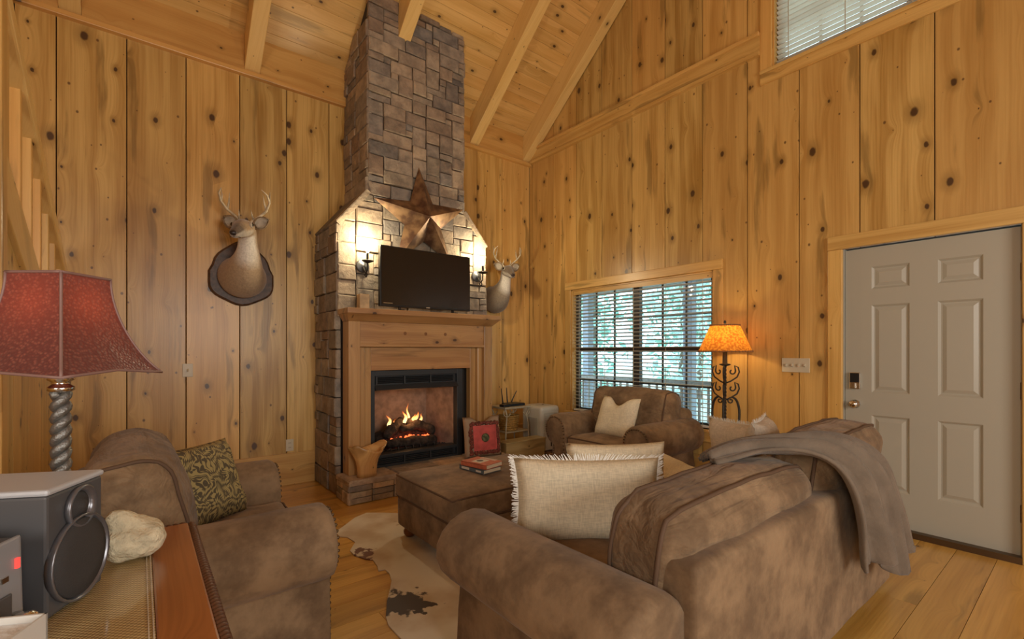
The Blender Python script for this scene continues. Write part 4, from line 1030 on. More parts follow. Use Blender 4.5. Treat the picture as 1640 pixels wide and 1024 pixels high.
def pillow(loc, rot, size, T, mat, label, fr=None, notch=0, seed=0, fl=.03, name='throw_pillow', sides=(0, 1, 2, 3), pinch=.07):
    t = thing(name, loc, label, 'pillow'); t.rotation_euler = rot
    mb, rim = pillow_mesh(*size, T, seed, notch=notch, pinch=pinch)
    mb.build('cover', mat, t, local=True, smooth=True, fix=False)
    if fr: fringe_mesh(rim, fl, seed, sides).build('fringe', fr, t, local=True, fix=False)['kind'] = 'stuff'
    return t, rim
pillow((1.52, 1.37, .47), (R(-16), 0, -R(38)), (.66, .37), .17, M['linen'], 'large cream linen pillow with frayed fringe in the near sofa corner', M['fringe'], seed=1, fl=.028)
pillow((1.86, 1.48, .47), (R(-12), 0, -R(34)), (.52, .38), .14, M['linen'], 'plain beige pillow behind the large fringed pillow on the sofa', seed=2)
pillow((2.60, 1.46, .495), (R(-75), 0, R(10)), (.45, .40), .13, M['linen'], 'pale cream pillow lying flat on the sofa seat', seed=6)
pillow((3.02, 1.42, .47), (R(-10), 0, R(78)), (.42, .40), .17, M['linen2'], 'beige fringed pillow nearer the sofa back at the far sofa arm', M['fringe'], seed=3, fl=.022)
pillow((2.90, 1.20, .48), (R(-8), 0, R(14)), (.40, .43), .16, M['linen2'], 'beige pillow with white ruffled edge beside the folded throw', M['fringe'], seed=4, fl=.025)
pillow((3.62, 2.98, .455), (R(-22), 0, -R(90)), (.46, .42), .16, M['linen'], 'cream linen pillow standing on the armchair by the window', notch=.085, seed=5, pinch=.04)
def damask():
    m, nt, b = new_mat('damask'); L = nt.links.new; tc = N(nt, 'ShaderNodeTexCoord')
    n1 = N(nt, 'ShaderNodeTexNoise'); n1.inputs['Scale'].default_value = 7; n1.inputs['Detail'].default_value = 2; L(tc.outputs['Object'], n1.inputs['Vector'])
    ad = N(nt, 'ShaderNodeVectorMath', operation='MULTIPLY_ADD'); L(n1.outputs['Color'], ad.inputs[0]); ad.inputs[1].default_value = (.34, .34, .34); L(tc.outputs['Object'], ad.inputs[2])
    sx = N(nt, 'ShaderNodeSeparateXYZ'); L(ad.outputs[0], sx.inputs[0])
    ax = math_n(nt, 'ABSOLUTE', math_n(nt, 'SUBTRACT', math_n(nt, 'FRACT', math_n(nt, 'MULTIPLY', sx.outputs[0], 8)), .5))
    w1 = math_n(nt, 'SINE', math_n(nt, 'ADD', math_n(nt, 'MULTIPLY', sx.outputs[2], 75), math_n(nt, 'MULTIPLY', ax, 22)))
    w2 = math_n(nt, 'SINE', math_n(nt, 'SUBTRACT', math_n(nt, 'MULTIPLY', sx.outputs[2], 48), math_n(nt, 'MULTIPLY', ax, 34)))
    f = maprange(nt, math_n(nt, 'MULTIPLY', w1, w2), -.08, .12, 0, 1)
    L(mixc(nt, f, (.085, .065, .035), (.36, .28, .11)), b.inputs['Base Color']); b.inputs['Roughness'].default_value = .8; return m
M['damask'] = damask()
pillow((.275, 2.66, .47), (R(-20), 0, R(40)), (.44, .40), .15, M['damask'], 'olive and brown damask pillow on the left armchair', seed=7, pinch=.05)
# red pillow on the hearth
M['red'] = plain('rose_red_fabric', (.52, .085, .075), .75, var=.2, vscale=12); M['brown_trim'] = plain('brown_ruffle', (.17, .045, .03), .9, var=.5, vscale=60); M['tan_fabric'] = plain('tan_back_fabric', (.36, .26, .17), .9)
M['medallion'] = plain('green_medallion', (.10, .11, .05), .8, var=.6, vscale=50)
rp, rim = pillow((2.80, 3.995, .205), (R(-9), 0, R(-10)), (.42, .42), .13, M['tan_fabric'], 'small red pillow with ruffled brown border standing on the hearth', notch=.05, seed=9, pinch=.03)
def pil_front(u, v, T=.13, off=.004):
    th = T / 2 * max(0, (1 - u ** 4) * (1 - v ** 4)) ** .55; return Vector((u * .21 * .98, -(th + off), v * .21 * .98 + .21))
mb = MB(); n = 12
for j in range(n + 1):
    for i in range(n + 1): mb.v.append(pil_front((2 * i / n - 1) * .64, (2 * j / n - 1) * .62 - .06, off=.013))
for j in range(n):
    for i in range(n): a = j * (n + 1) + i; mb.f.append([a, a + 1, a + n + 2, a + n + 1])
mb.build('red_panel', M['red'], rp, local=True, smooth=True, fix=False)
mb = MB(); rg2 = random.Random(4)
for sd in range(4):
    for k in range(30):
        f = -1 + 2 * k / 29; e = .74
        u, v = [(f * e, -e), (e, f * e), (-f * e, e), (-e, -f * e)][sd]; v = v * .97 - .06
        mb.ball(pil_front(u + rg2.uniform(-.05, .05), max(-.93, v + rg2.uniform(-.05, .05)), off=.008), (.017, .014, .017), 6, 4)
mb.build('ruffle', M['brown_trim'], rp, local=True, smooth=True, fix=False)['kind'] = 'stuff'
mb = MB(); mb.lathe([(.0, .0), (.045, 0), (.04, .006), (.02, .010), (.001, .011)], pil_front(0, -.06, off=.014), 16, Matrix.Rotation(pi / 2, 3, 'X')); mb.build('medallion', M['medallion'], rp, local=True, smooth=True)
# ------------------------------------------------------------------ throw blanket over the sofa back
def catmull(P_, u):
    n = len(P_) - 1; x = min(u * n, n - 1e-6); i = int(x); f = x - i
    p0, p1, p2, p3 = (P_[max(0, min(n, i + k))] for k in (-1, 0, 1, 2))
    return .5 * ((2 * p1) + (p2 - p0) * f + (2 * p0 - 5 * p1 + 4 * p2 - p3) * f * f + (3 * p1 - p0 - 3 * p2 + p3) * f ** 3)
Lp = [Vector(p) for p in ((1.76, .93, .835), (2.0, .85, .855), (2.18, .72, .83), (2.24, .655, .72), (2.31, .64, .52), (2.38, .64, .375))]
Rp = [Vector(p) for p in ((1.80, 1.02, .825), (2.1, .98, .86), (2.42, .80, .905), (2.66, .67, .82), (2.84, .62, .58), (3.03, .605, .30))]
mb = MB(); nu, nv = 28, 44
for j in range(nv + 1):
    v = j / nv; a, b = catmull(Lp, v), catmull(Rp, v)
    tg = (catmull(Lp, min(1, v + .02)).lerp(catmull(Rp, min(1, v + .02)), .5) - catmull(Lp, max(0, v - .02)).lerp(catmull(Rp, max(0, v - .02)), .5)).normalized()
    for i in range(nu + 1):
        u = i / nu; p = a.lerp(b, u); ac = (b - a).normalized(); nr = ac.cross(tg).normalized()
        if nr.z < 0 and v < .5: nr = -nr
        if nr.y > 0 and v >= .5: nr = -nr
        am = (.011 + .020 * v); fold = am * (sin(u * 21 + v * 2.5) + .6 * sin(u * 37 + 1 + v * 3)) + .012 * noise.noise(Vector((u * 4, v * 5, 2)))
        p = p + nr * (fold + .022 + .03 * sin(pi * u) * (1 - .5 * v))
        if v > .93: p.z += .05 * sin(u * 9) * (v - .93) / .07
        mb.v.append(p)
for j in range(nv):
    for i in range(nu): k = j * (nu + 1) + i; mb.f.append([k, k + 1, k + nu + 2, k + nu + 1])
o = mb.build('throw_blanket', 'throw', loc=(2.6, .7, .6), smooth=True, fix=False); sd_ = o.modifiers.new('thick', 'SOLIDIFY'); sd_.thickness = .014
tag(o, 'taupe throw blanket draped over the back of the sofa', 'blanket')
# ------------------------------------------------------------------ cowhide rug
outl = [(537, 854), (551, 844), (568, 831), (587, 823), (615, 823), (646, 824), (690, 815), (740, 812), (790, 830), (830, 868), (870, 920), (880, 985), (860, 1060), (790, 1130), (700, 1100), (660, 1045), (641, 1024), (622, 1004), (618, 990), (619.6, 966), (625, 944), (627, 932),
        (623.7, 920.6), (616.5, 914), (606, 916), (604.6, 909), (597.5, 899), (584, 897), (567.7, 891), (560.5, 884), (569, 870), (556, 862), (544, 861)]
def rug_mat():
    m, nt, b = new_mat('cowhide'); L = nt.links.new; tc = N(nt, 'ShaderNodeTexCoord')
    n1 = N(nt, 'ShaderNodeTexNoise'); n1.inputs['Scale'].default_value = 14; n1.inputs['Detail'].default_value = 5; L(tc.outputs['Object'], n1.inputs['Vector'])
    n3 = N(nt, 'ShaderNodeTexNoise'); n3.inputs['Scale'].default_value = 2.2; n3.inputs['Detail'].default_value = 4; L(tc.outputs['Object'], n3.inputs['Vector'])
    c = mixc(nt, maprange(nt, n3.outputs[0], .45, .68, 0, 1), (.72, .66, .54), (.52, .40, .26))
    def patch(c, px, py, r, col, sx=1.0):
        q = on_floor(px, py); mp = N(nt, 'ShaderNodeVectorMath', operation='SUBTRACT'); L(tc.outputs['Object'], mp.inputs[0]); mp.inputs[1].default_value = (q.x, q.y, .0)
        m2 = N(nt, 'ShaderNodeVectorMath', operation='MULTIPLY'); L(mp.outputs[0], m2.inputs[0]); m2.inputs[1].default_value = (1 / sx, sx, 0)
        ln = N(nt, 'ShaderNodeVectorMath', operation='LENGTH'); L(m2.outputs[0], ln.inputs[0])
        d = math_n(nt, 'ADD', ln.outputs['Value'], math_n(nt, 'MULTIPLY', math_n(nt, 'SUBTRACT', n1.outputs[0], .5), .32))
        return mixc(nt, maprange(nt, d, r, r * .82, 0, 1), c, col)
    c = patch(c, 585, 890, .075, (.15, .055, .022), .8); c = patch(c, 640, 967, .125, (.045, .028, .012), 1); c = patch(c, 672, 972, .06, (.045, .028, .012)); c = patch(c, 655, 838, .08, (.48, .38, .26))
    c = patch(c, 850, 930, .2, (.10, .05, .02))
    L(c, b.inputs['Base Color']); b.inputs['Roughness'].default_value = .85; b.inputs['Sheen Weight'].default_value = .3
    return m
rp_ = [on_floor(*p) for p in outl]
rb = bmesh.new(); vsb = [rb.verts.new((p.x, p.y, .001)) for p in rp_]; fb = rb.faces.new(vsb)
ex = bmesh.ops.extrude_face_region(rb, geom=[fb]); bmesh.ops.translate(rb, verts=[v for v in ex['geom'] if isinstance(v, bmesh.types.BMVert)], vec=(0, 0, .006)); bmesh.ops.triangulate(rb, faces=rb.faces); bmesh.ops.recalc_face_normals(rb, faces=rb.faces)
me = bpy.data.meshes.new('cowhide_rug'); rb.to_mesh(me); rb.free(); ro = bpy.data.objects.new('cowhide_rug', me); sc.collection.objects.link(ro); me.materials.append(rug_mat())
tag(ro, 'white and tan cowhide rug with dark brown patches on the plank floor', 'rug')
# ================================================================== SMALLER FURNITURE
# console table (lower left)
TZ, TX0_, TX1_, TY0_, TY1_ = .74, -.60, .125, .62, 1.885
tb = thing('side_table', (-.24, 1.25, 0), 'wooden side table with woven rattan top and rope carved edge', 'table')
P = lambda n, mb, mat, **k: part(n, mb, mat, tb, **k)
fw_ = .10
P('top_board', MB().box(TX1_ - fw_, TX1_, TY0_, TY1_, TZ - .03, TZ), 'table', bevel=.005); P('top_board', MB().box(TX0_, TX0_ + fw_, TY0_, TY1_, TZ - .03, TZ), 'table', bevel=.005)
P('top_board', MB().box(TX0_ + fw_, TX1_ - fw_, TY1_ - fw_, TY1_, TZ - .03, TZ), 'table_x', bevel=.003); P('top_board', MB().box(TX0_ + fw_, TX1_ - fw_, TY0_, TY0_ + fw_, TZ - .03, TZ), 'table_x', bevel=.003)
def rattan():
    m, nt, b = new_mat('woven_rattan'); L = nt.links.new; tc = N(nt, 'ShaderNodeTexCoord'); sx = N(nt, 'ShaderNodeSeparateXYZ'); L(tc.outputs['Object'], sx.inputs[0])
    s1 = math_n(nt, 'SINE', math_n(nt, 'MULTIPLY', sx.outputs[0], 520)); s2 = math_n(nt, 'SINE', math_n(nt, 'MULTIPLY', sx.outputs[1], 520))
    w_ = math_n(nt, 'ADD', math_n(nt, 'MULTIPLY', math_n(nt, 'MULTIPLY', s1, s2), .5), .5)
    L(mixc(nt, maprange(nt, w_, .3, .7, 0, 1), (.30, .19, .07), (.66, .50, .24)), b.inputs['Base Color']); b.inputs['Roughness'].default_value = .35; b.inputs['Coat Weight'].default_value = .7; b.inputs['Coat Roughness'].default_value = .06
    bu = N(nt, 'ShaderNodeBump'); bu.inputs['Strength'].default_value = .5; bu.inputs['Distance'].default_value = .002; L(w_, bu.inputs['Height']); L(bu.outputs[0], b.inputs['Normal']); return m
M['rattan'] = rattan()
P('rattan_panel', MB().box(TX0_ + fw_, TX1_ - fw_, TY0_ + fw_, TY1_ - fw_, TZ - .02, TZ - .003), 'rattan')
bd_ = MB(); a, b, c, d = TX0_ + fw_, TX1_ - fw_, TY0_ + fw_, TY1_ - fw_
for k in (0, .008): bd_.box(a + k, b - k, d - .004 - k, d - .002 - k, TZ - .01, TZ + .001).box(a + k, b - k, c + .002 + k, c + .004 + k, TZ - .01, TZ + .001).box(b - .004 - k, b - .002 - k, c + k, d - k, TZ - .01, TZ + .001).box(a + .002 + k, a + .004 + k, c + k, d - k, TZ - .01, TZ + .001)
P('inlay_line', bd_, M['linen2'])
M['rope'] = plain('carved_rope_edge', (.10, .04, .02), .4)
def rope(p, q, r, turns):
    mb = MB(); p, q = Vector(p), Vector(q); ax = (q - p).normalized(); sd = ax.orthogonal().normalized(); up = ax.cross(sd); n = int(turns * 10)
    for ph in (0, pi):
        mb.tube([p.lerp(q, k / n) + (sd * cos(k / 10 * 2 * pi + ph) + up * sin(k / 10 * 2 * pi + ph)) * r * .5 for k in range(n + 1)], r * .62, 6)
    return mb
P('rope_edge', rope((TX1_ + .008, TY0_, TZ - .014), (TX1_ + .008, TY1_, TZ - .014), .014, 36), 'rope', smooth=True); P('rope_edge', rope((TX0_, TY1_ + .008, TZ - .014), (TX1_, TY1_ + .008, TZ - .014), .014, 20), 'rope', smooth=True)
P('apron', MB().box(TX0_ + .03, TX1_ - .03, TY1_ - .05, TY1_ - .03, TZ - .13, TZ - .03).box(TX1_ - .05, TX1_ - .03, TY0_ + .03, TY1_ - .03, TZ - .13, TZ - .03).box(TX0_ + .03, TX0_ + .05, TY0_ + .03, TY1_ - .03, TZ - .13, TZ - .03).box(TX0_ + .03, TX1_ - .03, TY0_ + .03, TY0_ + .05, TZ - .13, TZ - .03), 'table')
for x in (TX0_ + .05, TX1_ - .05):
    for yy in (TY0_ + .05, TY1_ - .05): P('leg', MB().lathe([(.03, TZ - .03), (.03, TZ - .14), (.022, TZ - .16), (.03, TZ - .2), (.024, TZ - .4), (.016, .06), (.024, .04), (.018, 0)], (x, yy, 0), 12), 'table', smooth=True)
# table lamp
lx, ly = -.164, 1.715
tl = thing('table_lamp', (lx, ly, TZ), 'table lamp with twisted silver column and red bell shade', 'lamp')
P = lambda n, mb, mat, **k: part(n, mb, mat, tl, **k)
M['silver'] = plain('antique_silver', (.24, .235, .22), .48, .8, bump=.3, bscale=120)
P('base', MB().lathe([(.07, 0), (.072, .012), (.06, .022), (.03, .03), (.02, .05), (.028, .062), (.016, .075)], (lx, ly, TZ), 20), 'silver', smooth=True)
P('twisted_column', rope((lx, ly, TZ + .06), (lx, ly, TZ + .46), .021, 6.5), 'silver', smooth=True)
P('collar', MB().lathe([(.018, .46), (.028, .465), (.028, .475), (.02, .48), (.02, .488), (.028, .493), (.028, .503), (.016, .51), (.012, .56)], (lx, ly, TZ), 18), M['chrome'], smooth=True)
def shade_mat():
    m, nt, b = new_mat('red_textured_shade'); L = nt.links.new; tc = N(nt, 'ShaderNodeTexCoord')
    v = N(nt, 'ShaderNodeTexVoronoi'); v.inputs['Scale'].default_value = 130; L(tc.outputs['Object'], v.inputs['Vector'])
    c = mixc(nt, maprange(nt, v.outputs['Distance'], .1, .6, 0, 1), (.27, .085, .06), (.13, .036, .032)); L(c, b.inputs['Base Color']); b.inputs['Roughness'].default_value = .38
    b.inputs['Sheen Weight'].default_value = .2
    tr = N(nt, 'ShaderNodeBsdfTranslucent'); tr.inputs[0].default_value = (.60, .10, .05, 1); ms = N(nt, 'ShaderNodeMixShader'); ms.inputs[0].default_value = .15
    out = nt.nodes['Material Output']; L(b.outputs[0], ms.inputs[1]); L(tr.outputs[0], ms.inputs[2]); L(ms.outputs[0], out.inputs[0])
    bu = N(nt, 'ShaderNodeBump'); bu.inputs['Strength'].default_value = .5; bu.inputs['Distance'].default_value = .003; L(v.outputs['Distance'], bu.inputs['Height']); L(bu.outputs[0], b.inputs['Normal']); return m
M['shade'] = shade_mat(); M['shade_trim'] = plain('shade_piping', (.26, .15, .13), .5)
face = math.atan2(-lx * 0 - ly, -lx)         # corner rib turned to the room
zb, zt = 1.247, 1.508
def shade_pt(ang, v):                          # ang in corners, v 0 bottom .. 1 top ; bell curve
    r_ = .100 + (.203 - .100) * (1 - v) ** 1.9 + .012 * (1 - v) ** 8
    k = ang % 4; i = int(k); f = k - i; a0 = face + i * pi / 2; a1 = a0 + pi / 2
    p = Vector((cos(a0), sin(a0), 0)).lerp(Vector((cos(a1), sin(a1), 0)), f) * r_
    return Vector((lx, ly, zb + (zt - zb) * v + .012 * (1 - v) * (abs(2 * f - 1) - 1) * -1)) + p
sh = tl
for q in range(4):
    mb = MB(); n, m_ = 8, 14
    for j in range(m_ + 1):
        for i in range(n + 1): mb.v.append(shade_pt(q + i / n * .9999, j / m_))
    for j in range(m_):
        for i in range(n): k = j * (n + 1) + i; mb.f.append([k, k + 1, k + n + 2, k + n + 1])
    P('shade_panel', mb, 'shade', smooth=True, fix=False)
    P('shade_rib', MB().tube([shade_pt(q, j / m_) for j in range(m_ + 1)], .0035, 6), 'shade_trim', smooth=True)
for v in (0, 1): P('shade_binding', MB().tube([shade_pt(k / 8, v) for k in range(32)], .004, 6, closed=True), 'shade_trim', smooth=True)
P('bulb', MB().ball((lx, ly, 1.37), (.028, .028, .036), 10, 8), M['bulb'] if False else plain('warm_bulb', (1, .8, .5), .4, emit=(1, .72, .4), es=2), smooth=True)
point('table_lamp_light', (lx, ly, 1.42), .55, (1, .66, .35), .03, tl)
# stereo set on the table
M['silver_pl'] = plain('silver_plastic', (.33, .34, .37), .38, .2); M['grey_pl'] = plain('grey_plastic', (.085, .085, .09), .4); M['ring_pl'] = plain('dark_chrome_ring', (.20, .20, .22), .3, .6); M['cap_pl'] = plain('silver_cap', (.52, .54, .58), .4, .1); M['cone'] = plain('speaker_cloth', (.045, .042, .042), .8, bump=.3, bscale=400); M['red_led'] = plain('red_led', (.6, .05, .04), .4, emit=(1, .1, .08), es=.8)
def frame_at(c, ang): return Matrix.Translation(c) @ Matrix.Rotation(ang, 4, 'Z')
ang = math.atan2(-.45, .9)                    # front normal direction
A_ = Vector((-.073, 1.542, TZ)); B_ = Vector((-.154, 1.381, TZ)); mid = (A_ + B_) / 2
sp_ = thing('stereo_speaker', mid, 'grey stereo speaker with silver top and big round woofer on the table', 'speaker', ang)
Bq = lambda n, mb, mat, par=None, **k: mb.build(n, mat, par or sp_, local=True, **k)      # local x = front
Bq('cabinet', MB().add([(0, -.09, 0), (0, .09, 0), (0, .09, .262), (0, -.09, .262), (-.215, -.085, 0), (-.215, .085, 0), (-.215, .085, .262), (-.215, -.085, .262)], [[0, 1, 2, 3], [4, 7, 6, 5], [0, 4, 5, 1], [1, 5, 6, 2], [2, 6, 7, 3], [3, 7, 4, 0]]), 'grey_pl', bevel=.006)
Bq('top_cap', MB().box(-.225, .004, -.093, .093, .2622, .276), 'cap_pl', bevel=.006)
ry = Matrix.Rotation(pi / 2, 3, 'Y')
Bq('woofer_ring', MB().lathe([(.094, -.004), (.096, .010), (.094, .013), (.090, .011), (.090, .0)], (.001, 0, .098), 32, ry), 'ring_pl', smooth=True)
Bq('woofer_cone', MB().lathe([(.088, .0), (.085, .010), (.05, .014), (.001, .016)], (.001, 0, .098), 28, ry), 'cone', smooth=True)
Bq('tweeter_ring', MB().lathe([(.046, -.003), (.048, .010), (.044, .013), (.034, .003), (.034, 0)], (.001, .005, .212), 24, ry), 'ring_pl', smooth=True)
Bq('tweeter_dome', MB().lathe([(.035, .0), (.03, .002), (.018, .003), (.014, .010), (.001, .014)], (.001, .005, .212), 20, ry), 'cone', smooth=True)
mid2 = Vector((-.215, 1.265, TZ))
st_ = thing('stereo_receiver', mid2, 'silver and grey stereo receiver next to the speaker', 'stereo', ang)
Bq = lambda n, mb, mat, par=None, **k: mb.build(n, mat, par or st_, local=True, **k)
Bq('cabinet', MB().box(-.24, -.01, -.082, .082, 0, .20), 'grey_pl', bevel=.006)
Bq('front_panel', MB().add([(-.01, -.082, 0), (-.01, .082, 0), (.012, .06, 0), (.012, -.06, 0), (-.01, -.082, .205), (-.01, .082, .205), (.006, .06, .21), (.006, -.06, .21)], [[0, 3, 2, 1], [4, 5, 6, 7], [0, 1, 5, 4], [1, 2, 6, 5], [2, 3, 7, 6], [3, 0, 4, 7]]), 'silver_pl', bevel=.005)
Bq('disc_lid', MB().lathe([(.078, .2), (.08, .208), (.07, .216), (.002, .218)], (-.12, 0, 0), 28), 'silver_pl', smooth=True)
Bq('tape_door', MB().box(.009, .014, -.045, .03, .03, .11), 'grey_pl', bevel=.003); Bq('power_light', MB().box(.008, .0125, .042, .05, .15, .17), 'red_led')
Bq('volume_knob', MB().lathe([(.020, 0), (.020, .028), (.016, .034), (.002, .036)], (.010, .035, .05), 18, ry), 'chrome', smooth=True)
for k in range(4): Bq('button', MB().box(.007, .012, -.05 + k * .02, -.036 + k * .02, .135, .145), 'chrome')
wb = thing('white_box', (-.195, 1.075, TZ), 'small white open box at the table edge in front of the stereo', 'box', ang)
o_ = MB().box(-.055, .055, -.055, .055, 0, .004).box(-.055, -.051, -.055, .055, 0, .13).box(.051, .055, -.055, .055, 0, .13).box(-.055, .055, -.055, -.051, 0, .13).box(-.055, .055, .051, .055, 0, .13)
o_.build('carton', plain('white_card', (.62, .60, .56), .6), wb, local=True); MB().box(-.05, .05, -.05, .05, .1, .118).build('tissue', plain('paper_white', (.75, .73, .70), .8, bump=.4, bscale=60), wb, local=True)
# plaster bone ornament
bo = Vector((-.02, 1.66, TZ)); M['plaster'] = plain('chalky_plaster', (.66, .58, .40), .9, bump=.9, bscale=70, var=.15, vscale=30)
mb = MB(); n, m_ = 30, 22
for j in range(m_ + 1):
    th = pi * j / m_
    for i in range(n):
        a = 2 * pi * i / n; d = Vector((sin(th) * cos(a), sin(th) * sin(a), -cos(th)))
        r_ = 1 + .22 * noise.noise(d * 1.9 + Vector((4, 1, 2))) + .05 * noise.noise(d * 6)
        kn = max(0, 1 - (d - Vector((-.30, -.15, .94))).length / .50); r_ += .85 * kn ** .8            # knuckle
        gr = max(0, 1 - abs((d - Vector((.15, -.75, .35))).length - .42) / .16); r_ -= .10 * gr       # groove
        p = Vector((d.x * .078, d.y * .068, d.z * .058)) * r_; p.z = max(0, p.z + .052); mb.v.append(bo + p)
for j in range(m_):
    for i in range(n): mb.f.append([j * n + i, j * n + (i + 1) % n, (j + 1) * n + (i + 1) % n, (j + 1) * n + i])
tag(mb.build('bone_ornament', 'plaster', loc=bo, smooth=True, sub=1), 'cream plaster bone shaped ornament on the rattan table top', 'ornament')
# ------------------------------------------------------------------ floor lamp by the window
fx, fy = 3.98, 2.03
fl_ = thing('floor_lamp', (fx, fy, 0), 'wrought iron scroll floor lamp with amber shade beside the window', 'lamp')
P = lambda n, mb, mat, **k: part(n, mb, mat, fl_, **k)
def amber():
    m, nt, b = new_mat('amber_shade'); L = nt.links.new; tc = N(nt, 'ShaderNodeTexCoord')
    n1 = N(nt, 'ShaderNodeTexNoise'); n1.inputs['Scale'].default_value = 55; n1.inputs['Detail'].default_value = 4; L(tc.outputs['Object'], n1.inputs['Vector'])
    c = mixc(nt, maprange(nt, n1.outputs[0], .35, .65, 0, 1), (.42, .13, .015), (.72, .33, .05)); L(c, b.inputs['Base Color']); b.inputs['Roughness'].default_value = .6
    tr = N(nt, 'ShaderNodeBsdfTranslucent'); L(c, tr.inputs[0]); ms = N(nt, 'ShaderNodeMixShader'); ms.inputs[0].default_value = .55
    L(b.outputs[0], ms.inputs[1]); L(tr.outputs[0], ms.inputs[2]); L(ms.outputs[0], nt.nodes['Material Output'].inputs[0]); return m
M['amber'] = amber()
mb = MB(); n = 32
for r_, z in ((.215, 1.305), (.118, 1.53)):
    for j in range(n): mb.v.append(Vector((fx + r_ * cos(2 * pi * j / n), fy + r_ * sin(2 * pi * j / n), z)))
for j in range(n): mb.f.append([j, (j + 1) % n, n + (j + 1) % n, n + j])
P('shade', mb, 'amber', smooth=True, fix=False)
M['lace'] = plain('leather_lacing', (.30, .14, .05), .7)
for r_, z in ((.216, 1.305), (.119, 1.53)):
    l_ = MB()
    for j in range(44): a = 2 * pi * j / 44; l_.ball((fx + r_ * cos(a), fy + r_ * sin(a), z), (.007, .007, .009), 6, 4)
    l_.tube([(fx + r_ * cos(2 * pi * j / 44), fy + r_ * sin(2 * pi * j / 44), z) for j in range(44)], .004, 5, closed=True)
    o = P('lacing', l_, 'lace'); o['kind'] = 'stuff'
P('column', rope((fx, fy, .12), (fx, fy, 1.19), .013, 17), 'iron', smooth=True)
P('candle_cup', MB().lathe([(.012, 1.175), (.045, 1.187), (.047, 1.194), (.02, 1.20), (.018, 1.30), (.01, 1.305)], (fx, fy, 0), 16), 'iron', smooth=True)
P('bulb', MB().ball((fx, fy, 1.36), (.03, .03, .042), 10, 8), plain('amber_bulb', (1, .8, .45), .4, emit=(1, .74, .36), es=7), smooth=True)
P('finial', MB().lathe([(.004, 1.40), (.004, 1.545), (.012, 1.55), (.010, 1.565), (.002, 1.575)], (fx, fy, 0), 10), 'iron')
def spiral(c, r0, a0, turns, sgn, n=16): return [(c[0] + r0 * (1 - .75 * k / n) * cos(a0 + sgn * turns * 2 * pi * k / n), c[1] + r0 * (1 - .75 * k / n) * sin(a0 + sgn * turns * 2 * pi * k / n)) for k in range(n + 1)]
for q in range(3):
    th = math.atan2(RT.y, RT.x) + q * 2 * pi / 3; dx, dy = cos(th), sin(th)
    def rad3(pts): return [(fx + r_ * dx, fy + r_ * dy, z) for r_, z in pts]
    bow = [(.06, .91), (.10, .88), (.124, .80), (.122, .69), (.10, .56), (.065, .42), (.06, .24), (.10, .10), (.16, .03), (.19, .012)]
    P('bowed_leg', MB().tube(rad3([catmull([Vector((a, b, 0)) for a, b in bow], k / 30).to_tuple()[:2] for k in range(31)]), .010, 6), 'iron', smooth=True)
    for cz_, r0, up in ((1.13, .07, 1), (.985, .072, 1)):
        s1 = spiral((.062, cz_), r0 * .62, pi * .95, 1.15, -1)
        tail = [(.012, cz_ - .10), (.05, cz_ - .085), (.105, cz_ - .05), (.125, cz_ - .005), (.115, cz_ + .035), (.085, cz_ + .05)]
        P('scroll', MB().tube(rad3(tail + s1[6:]), .0065, 6), 'iron', smooth=True)
    P('scroll', MB().tube(rad3([(.10, .885), (.07, .91), (.04, .90)] + spiral((.05, .875), .028, pi * .6, 1.1, 1)[2:]), .006, 6), 'iron', smooth=True)
point('floor_lamp_light', (fx, fy, 1.40), 6.5, (1, .68, .28), .035, fl_)
# ------------------------------------------------------------------ corner: dehumidifier, little table, router, box, sticks, stump
M['offwhite'] = plain('offwhite_plastic', (.58, .54, .44), .4); M['offwhite2'] = plain('offwhite_grille', (.46, .44, .36), .5)
dc = Vector((4.0, 4.44, 0)); dhz = .062
dh = thing('dehumidifier', dc + Vector((0, 0, dhz)), 'off white portable dehumidifier in the corner by the window', 'dehumidifier', R(0))
def dbox(x0, x1, y0, y1, z0, z1): return MB().box(dc.x + x0, dc.x + x1, dc.y + y0, dc.y + y1, dhz + z0, dhz + z1)
o = part('housing', dbox(-.16, .16, -.19, .19, 0, .56), 'offwhite', dh); bv = o.modifiers.new('b', 'BEVEL'); bv.width = .045; bv.segments = 4; bv.limit_method = 'ANGLE'
part('front_grille', dbox(-.12, .12, -.196, -.188, .26, .48), 'offwhite2', dh, bevel=.006)
for k in range(8): part('grille_slat', dbox(-.11, .11, -.200, -.195, .275 + k * .025, .283 + k * .025), 'offwhite', dh)
part('bucket', dbox(-.13, .13, -.196, -.188, .02, .24), 'offwhite', dh, bevel=.004); part('handle_slot', dbox(-.008, .008, -.199, -.195, .06, .17), M['black'], dh)
part('side_vent', dbox(-.166, -.158, -.12, .12, .08, .42), 'offwhite2', dh, bevel=.004); part('control_panel', dbox(-.08, .06, -.1, .02, .559, .563), 'offwhite2', dh, bevel=.001); part('button', dbox(-.01, .01, -.05, -.03, .562, .567), M['black'], dh)
M['stick'] = plain('bare_sticks', (.30, .16, .07), .7, var=.4, vscale=25)
for k in range(7):
    p0 = Vector((3.83 + .004 * k, 4.20 + .07 * k, .022 + .018 * (k % 2))); p1 = p0 + Vector((.36, rg.uniform(-.06, .04), rg.uniform(-.002, .004)))
    tag(MB().tube([p0, p0.lerp(p1, .35) + Vector((0, .012, .003)), p0.lerp(p1, .7) - Vector((0, .014, 0)), p1], [.02, .019, .017, .012], 8).build('wood_stick', 'stick', loc=p0, smooth=True), 'bare brown stick under the dehumidifier, ' + ['nearest the room', 'second from the room', 'third from the room', 'middle one', 'third from the wall', 'second from the wall', 'nearest the wall'][k], 'stick', 'sticks under the dehumidifier')
tcx, tcy = 3.55, 4.50
et = thing('wire_table', (tcx, tcy, 0), 'small metal table with scrolled legs holding the router', 'table')
P = lambda n, mb, mat, **k: part(n, mb, mat, et, **k)
